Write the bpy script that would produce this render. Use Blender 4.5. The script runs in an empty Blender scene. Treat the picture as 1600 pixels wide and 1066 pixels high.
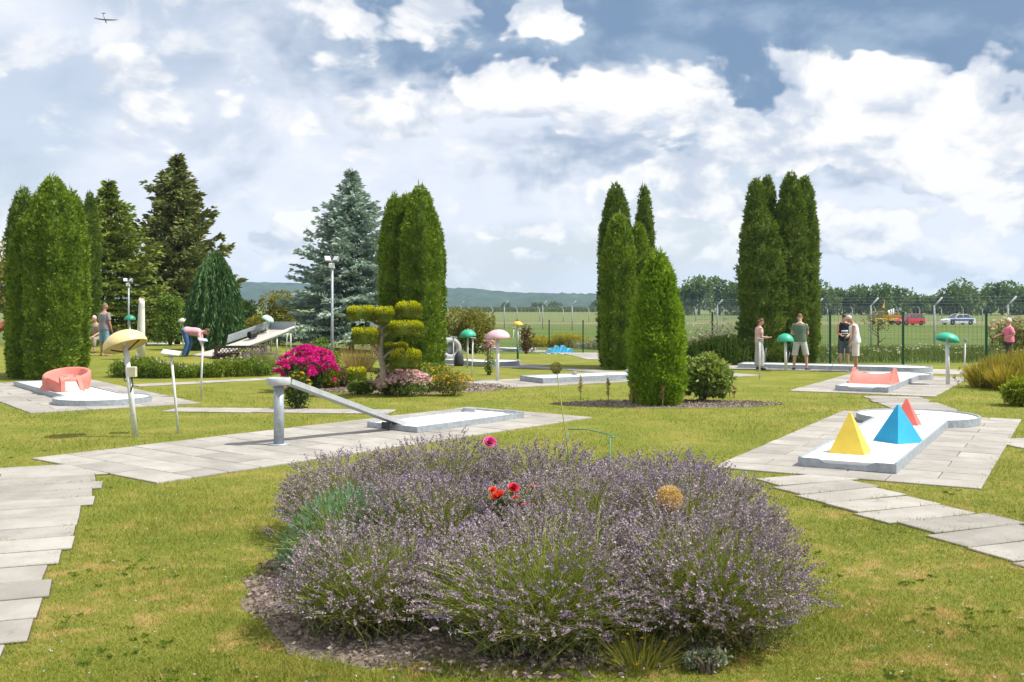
import bpy, bmesh, math, random
import numpy as np
from mathutils import Vector, Matrix, noise as mnoise
R = math.radians
random.seed(7)
SC = bpy.context.scene
COL = SC.collection
# ------------------------------------------------------------------ camera
F, CX, HY, CAMZ = 1600.0, 800.0, 476.0, 2.10          # photo focal length in px, centre column, horizon row, eye height
cd = bpy.data.cameras.new('camera'); cam = bpy.data.objects.new('camera', cd); COL.objects.link(cam)
cam.location = (0, 0, CAMZ); cam.rotation_euler = (R(90), 0, 0)
cd.sensor_width = 36; cd.lens = 36; cd.shift_y = -(533 - HY) / 1600.0
cd.clip_start = 0.1; cd.clip_end = 9000
SC.camera = cam
# ------------------------------------------------------------------ light
SUN_EL, SUN_DIR = R(56), Vector((1.0, -0.12, 0)).normalized()      # horizontal direction towards the sun
SKY_STRENGTH = 0.1
sd = bpy.data.lights.new('sun', 'SUN'); sd.energy = 5.0; sd.angle = R(0.7); sd.color = (1.0, 0.955, 0.88)
sun = bpy.data.objects.new('sun', sd); COL.objects.link(sun)
SUNV = Vector((SUN_DIR.x * math.cos(SUN_EL), SUN_DIR.y * math.cos(SUN_EL), math.sin(SUN_EL)))
sun.rotation_euler = SUNV.to_track_quat('Z', 'Y').to_euler(); sun.location = (20, 5, 40)
vs = SC.view_settings; vs.view_transform = 'Standard'; vs.look = 'None'; vs.exposure = 0.4; vs.gamma = 1.0; vs.use_curve_mapping = False


class NT:
    """small node-expression writer"""
    def __init__(s, tree): s.t = tree; s.N = tree.nodes; s.Lk = tree.links
    def node(s, typ, **kw):
        n = s.N.new(typ)
        for k, v in kw.items(): setattr(n, k, v)
        return n
    def put(s, sock, v):
        if isinstance(v, bpy.types.NodeSocket): s.Lk.new(v, sock)
        elif v is not None:
            try: sock.default_value = v
            except Exception: sock.default_value = tuple(v) + (1,)
    def m(s, op, a, b=None, c=None, clamp=False):
        n = s.node('ShaderNodeMath', operation=op); n.use_clamp = clamp
        s.put(n.inputs[0], a)
        if b is not None: s.put(n.inputs[1], b)
        if c is not None: s.put(n.inputs[2], c)
        return n.outputs[0]
    def vm(s, op, a, b=None, sc=None):
        n = s.node('ShaderNodeVectorMath', operation=op)
        s.put(n.inputs[0], a)
        if b is not None: s.put(n.inputs[1], b)
        if sc is not None: s.put(n.inputs['Scale'], sc)
        return n.outputs[0]
    def xyz(s, x, y, z=0.0):
        n = s.node('ShaderNodeCombineXYZ'); s.put(n.inputs[0], x); s.put(n.inputs[1], y); s.put(n.inputs[2], z); return n.outputs[0]
    def noise(s, v, scale, detail=3, rough=0.5, dist=0.0, out='Fac'):
        n = s.node('ShaderNodeTexNoise'); s.put(n.inputs['Vector'], v); n.inputs['Scale'].default_value = scale
        n.inputs['Detail'].default_value = detail; n.inputs['Roughness'].default_value = rough; n.inputs['Distortion'].default_value = dist
        return n.outputs[out]
    def vor(s, v, scale, feature='F1', out='Distance', rnd=1.0):
        n = s.node('ShaderNodeTexVoronoi', feature=feature); s.put(n.inputs['Vector'], v); n.inputs['Scale'].default_value = scale
        n.inputs['Randomness'].default_value = rnd
        return n.outputs[out]
    def sm(s, v, a, b, lo=0.0, hi=1.0):
        n = s.node('ShaderNodeMapRange', interpolation_type='SMOOTHSTEP'); s.put(n.inputs[0], v)
        n.inputs[1].default_value = a; n.inputs[2].default_value = b; n.inputs[3].default_value = lo; n.inputs[4].default_value = hi
        return n.outputs[0]
    def mix(s, f, a, b, mode='MIX'):
        n = s.node('ShaderNodeMix', data_type='RGBA', blend_type=mode); n.clamp_factor = True
        s.put(n.inputs[0], f); s.put(n.inputs[6], a if isinstance(a, bpy.types.NodeSocket) else tuple(a)[:3] + (1,))
        s.put(n.inputs[7], b if isinstance(b, bpy.types.NodeSocket) else tuple(b)[:3] + (1,))
        return n.outputs[2]


# ------------------------------------------------------------------ sky: clear Nishita blue behind layered summer cloud
def build_world():
    w = bpy.data.worlds.new('World'); SC.world = w; w.use_nodes = True
    t = w.node_tree; t.nodes.clear(); q = NT(t)
    out = q.node('ShaderNodeOutputWorld'); bg = q.node('ShaderNodeBackground'); bg.inputs[1].default_value = SKY_STRENGTH
    sky = q.node('ShaderNodeTexSky', sky_type='NISHITA'); sky.sun_disc = False
    sky.sun_elevation = SUN_EL; sky.sun_rotation = math.atan2(SUN_DIR.x, SUN_DIR.y)
    sky.air_density = 1.0; sky.dust_density = 1.0; sky.ozone_density = 1.0
    tc = q.node('ShaderNodeTexCoord'); d = tc.outputs['Generated']
    sp = q.node('ShaderNodeSeparateXYZ'); q.put(sp.inputs[0], d)
    E = q.m('ARCSINE', sp.outputs[2])
    # seamless flat map of the sky: azimuth round the zenith, features wider than tall towards the horizon
    rr = q.m('MULTIPLY', q.m('POWER', 0.2, E), 1.57)
    hl = q.m('SQRT', q.m('MAXIMUM', q.m('SUBTRACT', 1.0, q.m('MULTIPLY', sp.outputs[2], sp.outputs[2])), 1e-6))
    P = q.vm('SCALE', q.xyz(sp.outputs[0], sp.outputs[1], 0.0), None, q.m('DIVIDE', rr, hl))
    def n2(v, scale, detail, rough, out='Fac', dist=0.0):
        o = q.noise(v, scale, detail, rough, dist, out); o.node.noise_dimensions = '2D'; return o
    def v2(v, scale):
        o = q.vor(v, scale, 'F1'); o.node.voronoi_dimensions = '2D'; return o
    wv = q.vm('SUBTRACT', n2(P, 6.0, 4, 0.6, 'Color'), (0.5, 0.5, 0.5))
    P2 = q.vm('ADD', P, q.vm('MULTIPLY', wv, (0.24, 0.24, 0.0)))

    def blobs(lst):
        tot = None
        for px, py, sx, sy, s in lst:
            a0 = math.atan((px - CX) / F); e0 = math.atan((HY - py) / math.hypot(F, px - CX))
            r0 = 1.57 * 0.2 ** e0; cx, cy = math.sin(a0) * r0, math.cos(a0) * r0
            kx, ky = F / sx / 1.45, F / sy / 2.2
            n = q.node('ShaderNodeVectorMath', operation='MULTIPLY_ADD')
            q.put(n.inputs[0], P2); n.inputs[1].default_value = (kx, ky, 0); n.inputs[2].default_value = (-cx * kx, -cy * ky, 0)
            dt = q.node('ShaderNodeVectorMath', operation='DOT_PRODUCT'); q.put(dt.inputs[0], n.outputs[0]); q.put(dt.inputs[1], n.outputs[0])
            g = q.m('POWER', 0.37, dt.outputs['Value'])
            tot = q.m('MULTIPLY', g, s) if tot is None else q.m('MULTIPLY_ADD', g, s, tot)
        return tot
    big = n2(P, 2.4, 2, 0.5)
    mid = n2(q.vm('ADD', P, (3.1, 1.7, 0)), 6.5, 7, 0.58, dist=0.3)
    puffv = q.vm('ADD', P, q.vm('MULTIPLY', wv, (0.10, 0.10, 0)))
    puff = q.m('SUBTRACT', 1.0, v2(puffv, 11.0)); puff2 = q.m('SUBTRACT', 1.0, v2(puffv, 27.0))
    dark = blobs([(1130, 58, 500, 70, 1.3), (1480, 80, 260, 64, .95), (790, 72, 190, 36, .7), (870, 258, 170, 30, .6), (300, 220, 130, 60, .4),
                  (1560, 250, 130, 50, .35), (1380, 268, 200, 26, .4), (30, 320, 90, 60, .3), (1030, 240, 120, 30, .25)])
    dk = q.m('MULTIPLY_ADD', q.m('SUBTRACT', mid, 0.50), 0.95, dark)
    dk = q.m('MULTIPLY_ADD', q.m('SUBTRACT', big, 0.5), 0.35, dk)
    D = q.sm(dk, 0.02, 1.05)
    wh = blobs([(1390, 185, 210, 60, 1.0), (1560, 205, 110, 60, .7), (1100, 292, 85, 56, .95), (600, 30, 110, 42, .75), (868, -6, 48, 26, 1.2), (790, 130, 110, 36, .6), (960, 178, 130, 44, .55),
                (575, 185, 60, 44, .6), (240, 150, 90, 44, .42), (425, 372, 90, 26, .65), (1400, 392, 260, 34, .7), (720, 350, 160, 24, .35), (1180, 330, 120, 26, .4), (1540, 320, 120, 22, .55), (850, 405, 80, 12, .5), (1180, 215, 80, 36, .4)])
    wn = q.m('MULTIPLY_ADD', q.m('SUBTRACT', puff, 0.62), 0.55, q.m('MULTIPLY', q.m('SUBTRACT', puff2, 0.62), 0.30))
    wn = q.m('MULTIPLY_ADD', q.m('SUBTRACT', mid, 0.5), -1.1, wn)
    lowband = q.sm(E, 0.02, 0.12, 0.16, 0.05)
    wf = q.m('ADD', q.m('MULTIPLY_ADD', wh, 0.9, wn), lowband)
    Wc = q.sm(wf, 0.27, 0.48)
    midb = n2(q.vm('ADD', P, (3.1 + 0.030, 1.7 - 0.045, 0)), 6.5, 7, 0.58, dist=0.3)      # same cloud field a little nearer the sun: relief
    relief = q.m('SUBTRACT', midb, mid)
    shade = q.sm(q.m('MULTIPLY_ADD', relief, 2.6, q.m('MULTIPLY_ADD', puff, 0.5, q.m('MULTIPLY_ADD', puff2, 0.3, q.m('MULTIPLY', wf, 0.35)))), 0.22, 0.98)
    K = 1.0 / SKY_STRENGTH
    veil = tuple(K * c for c in (0.66, 0.695, 0.775))
    grey = tuple(K * c for c in (0.17, 0.27, 0.43))
    white = tuple(K * c for c in (0.80, 0.795, 0.79))
    soft = tuple(K * c for c in (0.49, 0.54, 0.63))
    blue = q.mix(1.0, sky.outputs[0], (1.0, 1.0, 1.0), 'MULTIPLY')
    clear = q.sm(big, 0.36, 0.46, 0.45, 0.0)
    c = q.mix(clear, veil, blue)
    c = q.mix(q.sm(relief, 0.0, 0.22, 0.0, 0.7), c, white)
    c = q.mix(q.m('MULTIPLY', D, 0.95), c, q.mix(q.sm(q.m('MULTIPLY_ADD', relief, 2.2, puff), 0.25, 1.0), tuple(v * .86 for v in grey), tuple(K * v for v in (0.26, 0.35, 0.475))))
    c = q.mix(Wc, c, q.mix(shade, soft, white))
    low = q.sm(E, 0.0, 0.06, 0.40, 0.0)                  # thick air near the horizon
    c = q.mix(low, c, tuple(K * v for v in (0.66, 0.70, 0.76)))
    q.put(bg.inputs[0], c); q.Lk.new(bg.outputs[0], out.inputs[0])
    try: w.cycles.sampling_method = 'MANUAL'; w.cycles.sample_map_resolution = 512
    except Exception: pass
build_world()


# ------------------------------------------------------------------ terrain and pixel helpers
def S(t):
    t = np.clip(t, 0, 1); return t * t * (3 - 2 * t)
def gz(x, y):
    x = np.asarray(x, float); y = np.asarray(y, float)
    z = 0.42 * S((y - 28.5) / 8) * S((-x - 3) / 8) * (1 - S((y - 60) / 30))
    z = z - 0.6 * S((y - 42) / 14) - 0.45 * S((y - 130) / 60)
    return z
def G(px, py, dz=0.0):
    """ground point seen at photo pixel (px, py)"""
    z = 0.0
    for _ in range(60):
        y = F * (CAMZ - z - dz) / (py - HY); y = min(y, 2500); x = (px - CX) / F * y
        zn = float(gz(x, y)); z = z + 0.5 * (zn - z)
    return Vector((x, y, float(gz(x, y))))
def W(px, y, py=None):
    """point at depth y in column px (on the ground, or at the height of row py)"""
    x = (px - CX) / F * y
    return Vector((x, y, float(gz(x, y)) if py is None else CAMZ + (HY - py) * y / F))
def mpp(y): return y / F


# ------------------------------------------------------------------ object helpers
def tag(o, label=None, cat=None, group=None, kind=None):
    if label: o['label'] = label
    if cat: o['category'] = cat
    if group: o['group'] = group
    if kind: o['kind'] = kind
    return o
def thing(name, label, cat, loc=(0, 0, 0), rotz=0.0, group=None):
    o = bpy.data.objects.new(name, None); COL.objects.link(o); o.empty_display_size = 0.2
    o.location = loc; o.rotation_euler = (0, 0, rotz)
    return tag(o, label, cat, group)
def obj(name, me, mat=None, parent=None, loc=None, rot=None, scale=None):
    o = bpy.data.objects.new(name, me); COL.objects.link(o)
    if mat is not None and len(me.materials) == 0: me.materials.append(mat)
    if parent is not None: o.parent = parent
    if loc is not None: o.location = loc
    if rot is not None: o.rotation_euler = rot
    if scale is not None: o.scale = scale
    return o
def np_mesh(name, V, quads=None, tris=None, attrs=None, smooth=False, attr_face=None):
    V = np.ascontiguousarray(V, dtype=np.float32)
    nq = 0 if quads is None else len(quads); nt = 0 if tris is None else len(tris)
    me = bpy.data.meshes.new(name)
    me.vertices.add(len(V)); me.vertices.foreach_set('co', V.ravel())
    idx = []; tot = []
    if nq: idx.append(np.asarray(quads, np.int32).ravel()); tot.append(np.full(nq, 4, np.int32))
    if nt: idx.append(np.asarray(tris, np.int32).ravel()); tot.append(np.full(nt, 3, np.int32))
    idx = np.concatenate(idx); tot = np.concatenate(tot)
    me.loops.add(len(idx)); me.loops.foreach_set('vertex_index', idx)
    me.polygons.add(len(tot))
    st = np.zeros(len(tot), np.int32); st[1:] = np.cumsum(tot)[:-1]
    me.polygons.foreach_set('loop_start', st)
    try: me.polygons.foreach_set('loop_total', tot)
    except Exception: pass
    if smooth: me.polygons.foreach_set('use_smooth', np.ones(len(tot), bool))
    for k, a in (attrs or {}).items():
        at = me.attributes.new(k, 'FLOAT', 'POINT'); at.data.foreach_set('value', np.asarray(a, np.float32))
    me.update(calc_edges=True); me.validate(verbose=False)
    return me


class MB:
    """collects shapes into one mesh"""
    def __init__(s): s.v = []; s.f = []; s.sm = []
    def add(s, vs, fs, smooth=False, M=None):
        b = len(s.v)
        for v in vs:
            v = Vector(v); s.v.append(tuple(M @ v) if M is not None else tuple(v))
        for f in fs: s.f.append(tuple(b + i for i in f)); s.sm.append(smooth)
        return s
    def box(s, c, d, M=None, ch=0.0, rz=0.0):
        x, y, z = d[0] / 2, d[1] / 2, d[2] / 2; c = Vector(c); rot = Matrix.Rotation(rz, 3, 'Z')
        if ch <= 0:
            P = [(-x, -y, -z), (x, -y, -z), (x, y, -z), (-x, y, -z), (-x, -y, z), (x, -y, z), (x, y, z), (-x, y, z)]
            Fc = [(0, 3, 2, 1), (4, 5, 6, 7), (0, 1, 5, 4), (1, 2, 6, 5), (2, 3, 7, 6), (3, 0, 4, 7)]
        else:
            P = [(-x, -y, -z), (x, -y, -z), (x, y, -z), (-x, y, -z), (-x, -y, z - ch), (x, -y, z - ch), (x, y, z - ch), (-x, y, z - ch),
                 (-x + ch, -y + ch, z), (x - ch, -y + ch, z), (x - ch, y - ch, z), (-x + ch, y - ch, z)]
            Fc = [(0, 3, 2, 1), (0, 1, 5, 4), (1, 2, 6, 5), (2, 3, 7, 6), (3, 0, 4, 7), (4, 5, 9, 8), (5, 6, 10, 9), (6, 7, 11, 10), (7, 4, 8, 11), (8, 9, 10, 11)]
        return s.add([rot @ Vector(p) + c for p in P], Fc, False, M)
    def prism(s, poly, z0, z1, M=None, smooth=False):
        n = len(poly); vs = [(p[0], p[1], z0) for p in poly] + [(p[0], p[1], z1) for p in poly]
        fs = [tuple(range(n - 1, -1, -1)), tuple(range(n, 2 * n))] + [(i, (i + 1) % n, n + (i + 1) % n, n + i) for i in range(n)]
        return s.add(vs, fs, smooth, M)
    def tube(s, pts, rad, n=8, cap=True, M=None, smooth=True, squash=None, side=None):
        pts = [Vector(p) for p in pts]; rad = rad if isinstance(rad, (list, tuple)) else [rad] * len(pts)
        vs = []; fs = []; prev = Vector(side) if side is not None else None
        for i, p in enumerate(pts):
            t = (pts[min(i + 1, len(pts) - 1)] - pts[max(i - 1, 0)])
            t = t.normalized() if t.length > 1e-9 else Vector((0, 0, 1))
            if prev is None:
                prev = Vector((1, 0, 0)) if abs(t.x) < 0.9 else Vector((0, 1, 0))
            a = (prev - t * prev.dot(t)); a = a.normalized() if a.length > 1e-6 else t.orthogonal().normalized()
            b = t.cross(a); prev = a
            rx, ry = rad[i] if isinstance(rad[i], (list, tuple)) else (rad[i], rad[i])
            for k in range(n):
                an = 2 * math.pi * k / n; vs.append(p + a * (math.cos(an) * rx) + b * (math.sin(an) * ry))
        for i in range(len(pts) - 1):
            for k in range(n): fs.append((i * n + k, i * n + (k + 1) % n, (i + 1) * n + (k + 1) % n, (i + 1) * n + k))
        if cap: fs.append(tuple(range(n - 1, -1, -1))); fs.append(tuple((len(pts) - 1) * n + k for k in range(n)))
        return s.add(vs, fs, smooth, M)
    def lathe(s, prof, n=16, M=None, smooth=True, cap=False):
        vs = []; fs = []
        for r, z in prof:
            for k in range(n): an = 2 * math.pi * k / n; vs.append((math.cos(an) * r, math.sin(an) * r, z))
        for i in range(len(prof) - 1):
            for k in range(n): fs.append((i * n + k, i * n + (k + 1) % n, (i + 1) * n + (k + 1) % n, (i + 1) * n + k))
        if cap: fs.append(tuple(range(n - 1, -1, -1))); fs.append(tuple((len(prof) - 1) * n + k for k in range(n)))
        return s.add(vs, fs, smooth, M)
    def ball(s, c, r, n=10, m=6, M=None):
        c = Vector(c); r = r if isinstance(r, (list, tuple)) else (r, r, r); vs = []; fs = []
        for i in range(m + 1):
            ph = math.pi * i / m
            for k in range(n): an = 2 * math.pi * k / n; vs.append(c + Vector((r[0] * math.sin(ph) * math.cos(an), r[1] * math.sin(ph) * math.sin(an), r[2] * math.cos(ph))))
        for i in range(m):
            for k in range(n): fs.append((i * n + k, (i + 1) * n + k, (i + 1) * n + (k + 1) % n, i * n + (k + 1) % n))
        return s.add(vs, fs, True, M)
    def mesh(s, name, weld=False):
        me = bpy.data.meshes.new(name); me.from_pydata(s.v, [], s.f)
        me.polygons.foreach_set('use_smooth', s.sm)
        if weld:
            bm = bmesh.new(); bm.from_mesh(me); bmesh.ops.remove_doubles(bm, verts=bm.verts, dist=1e-5)
            bmesh.ops.recalc_face_normals(bm, faces=bm.faces); bm.to_mesh(me); bm.free()
        me.update(); return me
    def build(s, name, mat, parent=None, loc=None, rot=None, weld=False):
        return obj(name, s.mesh(name, weld), mat, parent, loc, rot)


# ------------------------------------------------------------------ materials
MATS = {}
def mat(name, col, rough=0.6, var=0.12, scale=6.0, metal=0.0, bump=0.0, bscale=40.0, spec=0.3, detail=5, dirt=None, perobj=0.0):
    if name in MATS: return MATS[name]
    m = bpy.data.materials.new(name); m.use_nodes = True; q = NT(m.node_tree); b = q.N['Principled BSDF']
    tc = q.node('ShaderNodeTexCoord'); v = tc.outputs['Object']
    n = q.noise(v, scale, detail, 0.6)
    f = q.sm(n, 0.25, 0.75)
    lo = [c * (1 - var) for c in col]; hi = [min(1, c * (1 + var)) for c in col]
    c = q.mix(f, lo, hi)
    if dirt:
        g = q.noise(v, scale * 2.3, 8, 0.65); c = q.mix(q.sm(g, 0.52, 0.72, 0, dirt[3] if len(dirt) > 3 else 0.6), c, dirt[:3])
    if perobj:
        oi = q.node('ShaderNodeObjectInfo'); k = q.m('MULTIPLY_ADD', oi.outputs['Random'], 2 * perobj, 1 - perobj)
        c = q.mix(1.0, c, q.xyz(k, k, k), 'MULTIPLY')
    q.put(b.inputs['Base Color'], c); b.inputs['Roughness'].default_value = rough; b.inputs['Metallic'].default_value = metal
    b.inputs['Specular IOR Level'].default_value = spec
    if bump:
        bp = q.node('ShaderNodeBump'); bp.inputs['Strength'].default_value = bump; bp.inputs['Distance'].default_value = 0.02
        q.put(bp.inputs['Height'], q.noise(v, bscale, 6, 0.6)); q.Lk.new(bp.outputs[0], b.inputs['Normal'])
    MATS[name] = m; return m
def leafmat(name, dark, light, tip=None, transl=0.25, rough=0.55, nscale=0.9, spec=0.2, namt=0.4):
    """foliage: colour varies leaf by leaf (attribute rnd) and slowly through the plant; tip = fresh growth at leaf ends (attribute tip)"""
    if name in MATS: return MATS[name]
    m = bpy.data.materials.new(name); m.use_nodes = True; q = NT(m.node_tree); b = q.N['Principled BSDF']; out = q.N['Material Output']
    at = q.node('ShaderNodeAttribute', attribute_name='rnd')
    geo = q.node('ShaderNodeNewGeometry')
    n = q.noise(geo.outputs['Position'], nscale, 3, 0.55)
    f = q.m('ADD', q.m('MULTIPLY', at.outputs['Fac'], 1 - namt), q.m('MULTIPLY', q.sm(n, 0.3, 0.7), namt), clamp=True)
    c = q.mix(f, dark, light)
    if tip:
        a2 = q.node('ShaderNodeAttribute', attribute_name='tip'); c = q.mix(a2.outputs['Fac'], c, tip)
    q.put(b.inputs['Base Color'], c); b.inputs['Roughness'].default_value = rough; b.inputs['Specular IOR Level'].default_value = spec
    if transl > 0:
        tr = q.node('ShaderNodeBsdfTranslucent'); q.put(tr.inputs[0], q.mix(1.0, c, (1.25, 1.2, 0.7), 'MULTIPLY'))
        mx = q.node('ShaderNodeMixShader'); mx.inputs[0].default_value = transl
        q.Lk.new(b.outputs[0], mx.inputs[1]); q.Lk.new(tr.outputs[0], mx.inputs[2]); q.Lk.new(mx.outputs[0], out.inputs[0])
    MATS[name] = m; return m
# ------------------------------------------------------------------ the setting: lawn, field, pads, paths, hills
RNG = np.random.default_rng(11)
def lawn_color(q, pos):
    """shared by the soil-level lawn sheet and the blades: green with worn straw patches"""
    n1 = q.noise(pos, 0.9, 4, 0.6); n2 = q.noise(pos, 4.2, 5, 0.65); n3 = q.noise(pos, 17.0, 4, 0.6)
    g = q.mix(q.sm(n1, 0.32, 0.68), (0.135, 0.185, 0.016), (0.215, 0.238, 0.032))
    g = q.mix(q.sm(n3, 0.35, 0.7, 0, 0.6), g, (0.245, 0.245, 0.045))
    sx = q.node('ShaderNodeSeparateXYZ'); q.put(sx.inputs[0], pos)
    near = q.sm(sx.outputs[1], 6.5, 15.0, 1.0, 0.35)                 # the lawn in front of the bed is the driest
    dry = q.m('MULTIPLY', q.sm(q.m('ADD', q.m('MULTIPLY', n1, 0.45), q.m('MULTIPLY', n2, 0.6)), 0.525, 0.65), near)
    g = q.mix(q.m('MULTIPLY', dry, 0.85), g, (0.37, 0.285, 0.085))
    clover = q.m('MULTIPLY', q.sm(q.noise(pos, 3.4, 3, 0.5), 0.60, 0.70), 0.7)
    g = q.mix(clover, g, (0.11, 0.18, 0.022))
    return q.mix(1.0, g, (1.06, 1.0, 1.25), 'MULTIPLY'), sx.outputs[1]
def ground_material():
    m = bpy.data.materials.new('lawn'); m.use_nodes = True; q = NT(m.node_tree); b = q.N['Principled BSDF']
    geo = q.node('ShaderNodeNewGeometry'); pos = geo.outputs['Position']
    g, Y = lawn_color(q, pos)
    sx = q.node('ShaderNodeSeparateXYZ'); q.put(sx.inputs[0], pos)
    fine = q.noise(pos, 60.0, 4, 0.7); g = q.mix(q.sm(fine, 0.3, 0.7), q.mix(1.0, g, (0.66, 0.68, 0.6), 'MULTIPLY'), q.mix(1.0, g, (1.18, 1.16, 1.2), 'MULTIPLY'))
    fld = q.mix(q.sm(q.noise(q.vm('MULTIPLY', pos, (0.25, 1.0, 1.0)), 0.06, 4, 0.6), 0.3, 0.7), (0.088, 0.130, 0.028), (0.135, 0.165, 0.045))
    fld = q.mix(q.sm(q.noise(pos, 1.4, 5, 0.65), 0.35, 0.7, 0, 0.7), fld, (0.075, 0.12, 0.02))
    far = q.mix(q.sm(q.noise(q.vm('MULTIPLY', pos, (0.1, 1.0, 1.0)), 0.03, 3, 0.6), 0.35, 0.65), (0.17, 0.175, 0.06), (0.12, 0.165, 0.05))
    edge = q.m('ADD', Y, q.m('MULTIPLY', q.noise(pos, 0.3, 3), 3.0))
    # right of the fence line the mown lawn gives way to meadow
    meadow = q.m('MULTIPLY', q.sm(edge, 37.6, 38.6), q.sm(sx.outputs[0], 3.0, 9.0)); meadow = q.m('MAXIMUM', meadow, q.sm(edge, 53, 56))
    c = q.mix(meadow, g, fld); c = q.mix(q.sm(Y, 120, 150), c, far)
    q.put(b.inputs['Base Color'], c); b.inputs['Roughness'].default_value = 0.9; b.inputs['Specular IOR Level'].default_value = 0.1
    bp = q.node('ShaderNodeBump'); bp.inputs['Strength'].default_value = 0.9; bp.inputs['Distance'].default_value = 0.03
    q.put(bp.inputs['Height'], q.noise(pos, 35.0, 5, 0.7)); q.Lk.new(bp.outputs[0], b.inputs['Normal'])
    return m
def axis(a, b, n, p):
    t = np.linspace(0, 1, n); return a + (b - a) * t ** p
ys = np.concatenate([np.linspace(-40, 2, 8), np.linspace(3, 70, 110), 70 + axis(1, 2600, 60, 2.6)])
xs = np.concatenate([-(40 + axis(1, 2400, 26, 2.6))[::-1], np.linspace(-40, 40, 70), 40 + axis(1, 2400, 26, 2.6)])
XX, YY = np.meshgrid(xs, ys); ZZ = gz(XX, YY)
nx = len(xs); ny = len(ys); ii = np.arange((ny - 1) * (nx - 1)); r_ = ii // (nx - 1); c_ = ii % (nx - 1); a_ = r_ * nx + c_
me = np_mesh('lawn', np.stack([XX.ravel(), YY.ravel(), ZZ.ravel()], 1), quads=np.stack([a_, a_ + 1, a_ + nx + 1, a_ + nx], 1), smooth=True)
tag(obj('lawn', me, ground_material()), kind='structure')

concrete = None
def slab_material():
    m = bpy.data.materials.new('concrete_slab'); m.use_nodes = True; q = NT(m.node_tree); b = q.N['Principled BSDF']
    geo = q.node('ShaderNodeNewGeometry'); pos = geo.outputs['Position']; oi = q.node('ShaderNodeObjectInfo')
    off = q.vm('ADD', pos, q.vm('SCALE', q.xyz(1, 2, 3), None, q.m('MULTIPLY', oi.outputs['Random'], 40.0)))
    n1 = q.noise(off, 1.7, 5, 0.6); n2 = q.noise(off, 24.0, 7, 0.7); n3 = q.noise(off, 130.0, 3, 0.6)
    c = q.mix(q.sm(n1, 0.3, 0.7), (0.275, 0.255, 0.225), (0.365, 0.345, 0.312))
    c = q.mix(q.sm(n2, 0.50, 0.75, 0, 0.45), c, (0.225, 0.205, 0.175))
    c = q.mix(q.sm(n3, 0.55, 0.7, 0, 0.35), c, (0.47, 0.45, 0.42))
    c = q.mix(q.sm(q.noise(off, 4.0, 7, 0.72), 0.55, 0.70, 0, 0.42), c, (0.17, 0.16, 0.115))
    k = q.m('MULTIPLY_ADD', oi.outputs['Random'], 0.26, 0.84); c = q.mix(1.0, c, q.xyz(k, k, k), 'MULTIPLY')
    q.put(b.inputs['Base Color'], c); b.inputs['Roughness'].default_value = 0.85; b.inputs['Specular IOR Level'].default_value = 0.2
    bp = q.node('ShaderNodeBump'); bp.inputs['Strength'].default_value = 0.35; bp.inputs['Distance'].default_value = 0.004
    q.put(bp.inputs['Height'], n2); q.Lk.new(bp.outputs[0], b.inputs['Normal'])
    return m
SLAB = slab_material()
SOIL = mat('joint_soil', (0.085, 0.072, 0.045), 0.95, 0.4, 9.0)
_slab_cache = {}
def slab_mesh(w, d):
    k = (round(w, 3), round(d, 3))
    if k not in _slab_cache:
        b = MB(); b.box((0, 0, 0), (w, d, 0.06), ch=0.006); me = b.mesh('slab'); me.materials.append(SLAB); _slab_cache[k] = me
    return _slab_cache[k]
LAWN_HOLES = []      # quads of paving (world xy corner lists): no grass blades inside
def add_hole(poly): LAWN_HOLES.append(np.array([(p[0], p[1]) for p in poly]))
def quad_pts(o, u, v, t0, t1, s0, s1):
    return [o + v * s0 + u * t0, o + v * s1 + u * t0, o + v * s1 + u * t1, o + v * s0 + u * t1]
SLAB_TOP = 0.022
def pad(name, o, u, t0, t1, s0, s1, dw=1.0, dd=0.5, skip=(), bond=True):
    """paved rectangle of slabs; o origin, u unit axis along, v across"""
    o = Vector((o[0], o[1], 0)); u = Vector((u[0], u[1], 0)).normalized(); v = Vector((u.y, -u.x, 0))
    P = quad_pts(o, u, v, t0, t1, s0, s1); add_hole(P)
    inn = quad_pts(o, u, v, t0 + .02, t1 - .02, s0 + .02, s1 - .02)
    b = MB(); b.add([(p.x, p.y, float(gz(p.x, p.y)) + 0.006) for p in inn], [(0, 1, 2, 3)])
    root = b.build(name, SOIL); tag(root, kind='structure')
    rz = math.atan2(v.y, v.x); nr = max(1, round((t1 - t0) / dd)); dd = (t1 - t0) / nr
    ncol = max(1, round((s1 - s0) / dw)); dw = (s1 - s0) / ncol
    for i in range(nr):
        edges = [s0 + k * dw for k in range(ncol + 1)]
        if bond and i % 2: edges = [s0] + [s0 + (k + .5) * dw for k in range(ncol)] + [s1]
        for k in range(len(edges) - 1):
            a, c = edges[k], edges[k + 1]; cen = o + v * ((a + c) / 2) + u * (t0 + (i + .5) * dd)
            s = obj('slab', slab_mesh(c - a - .014, dd - .014), None, root)
            s.location = (cen.x, cen.y, float(gz(cen.x, cen.y)) + SLAB_TOP - .03 + random.uniform(-.003, .003))
            s.rotation_euler = (random.gauss(0, .0022), random.gauss(0, .003), rz + random.gauss(0, .004))
    return root
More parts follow.
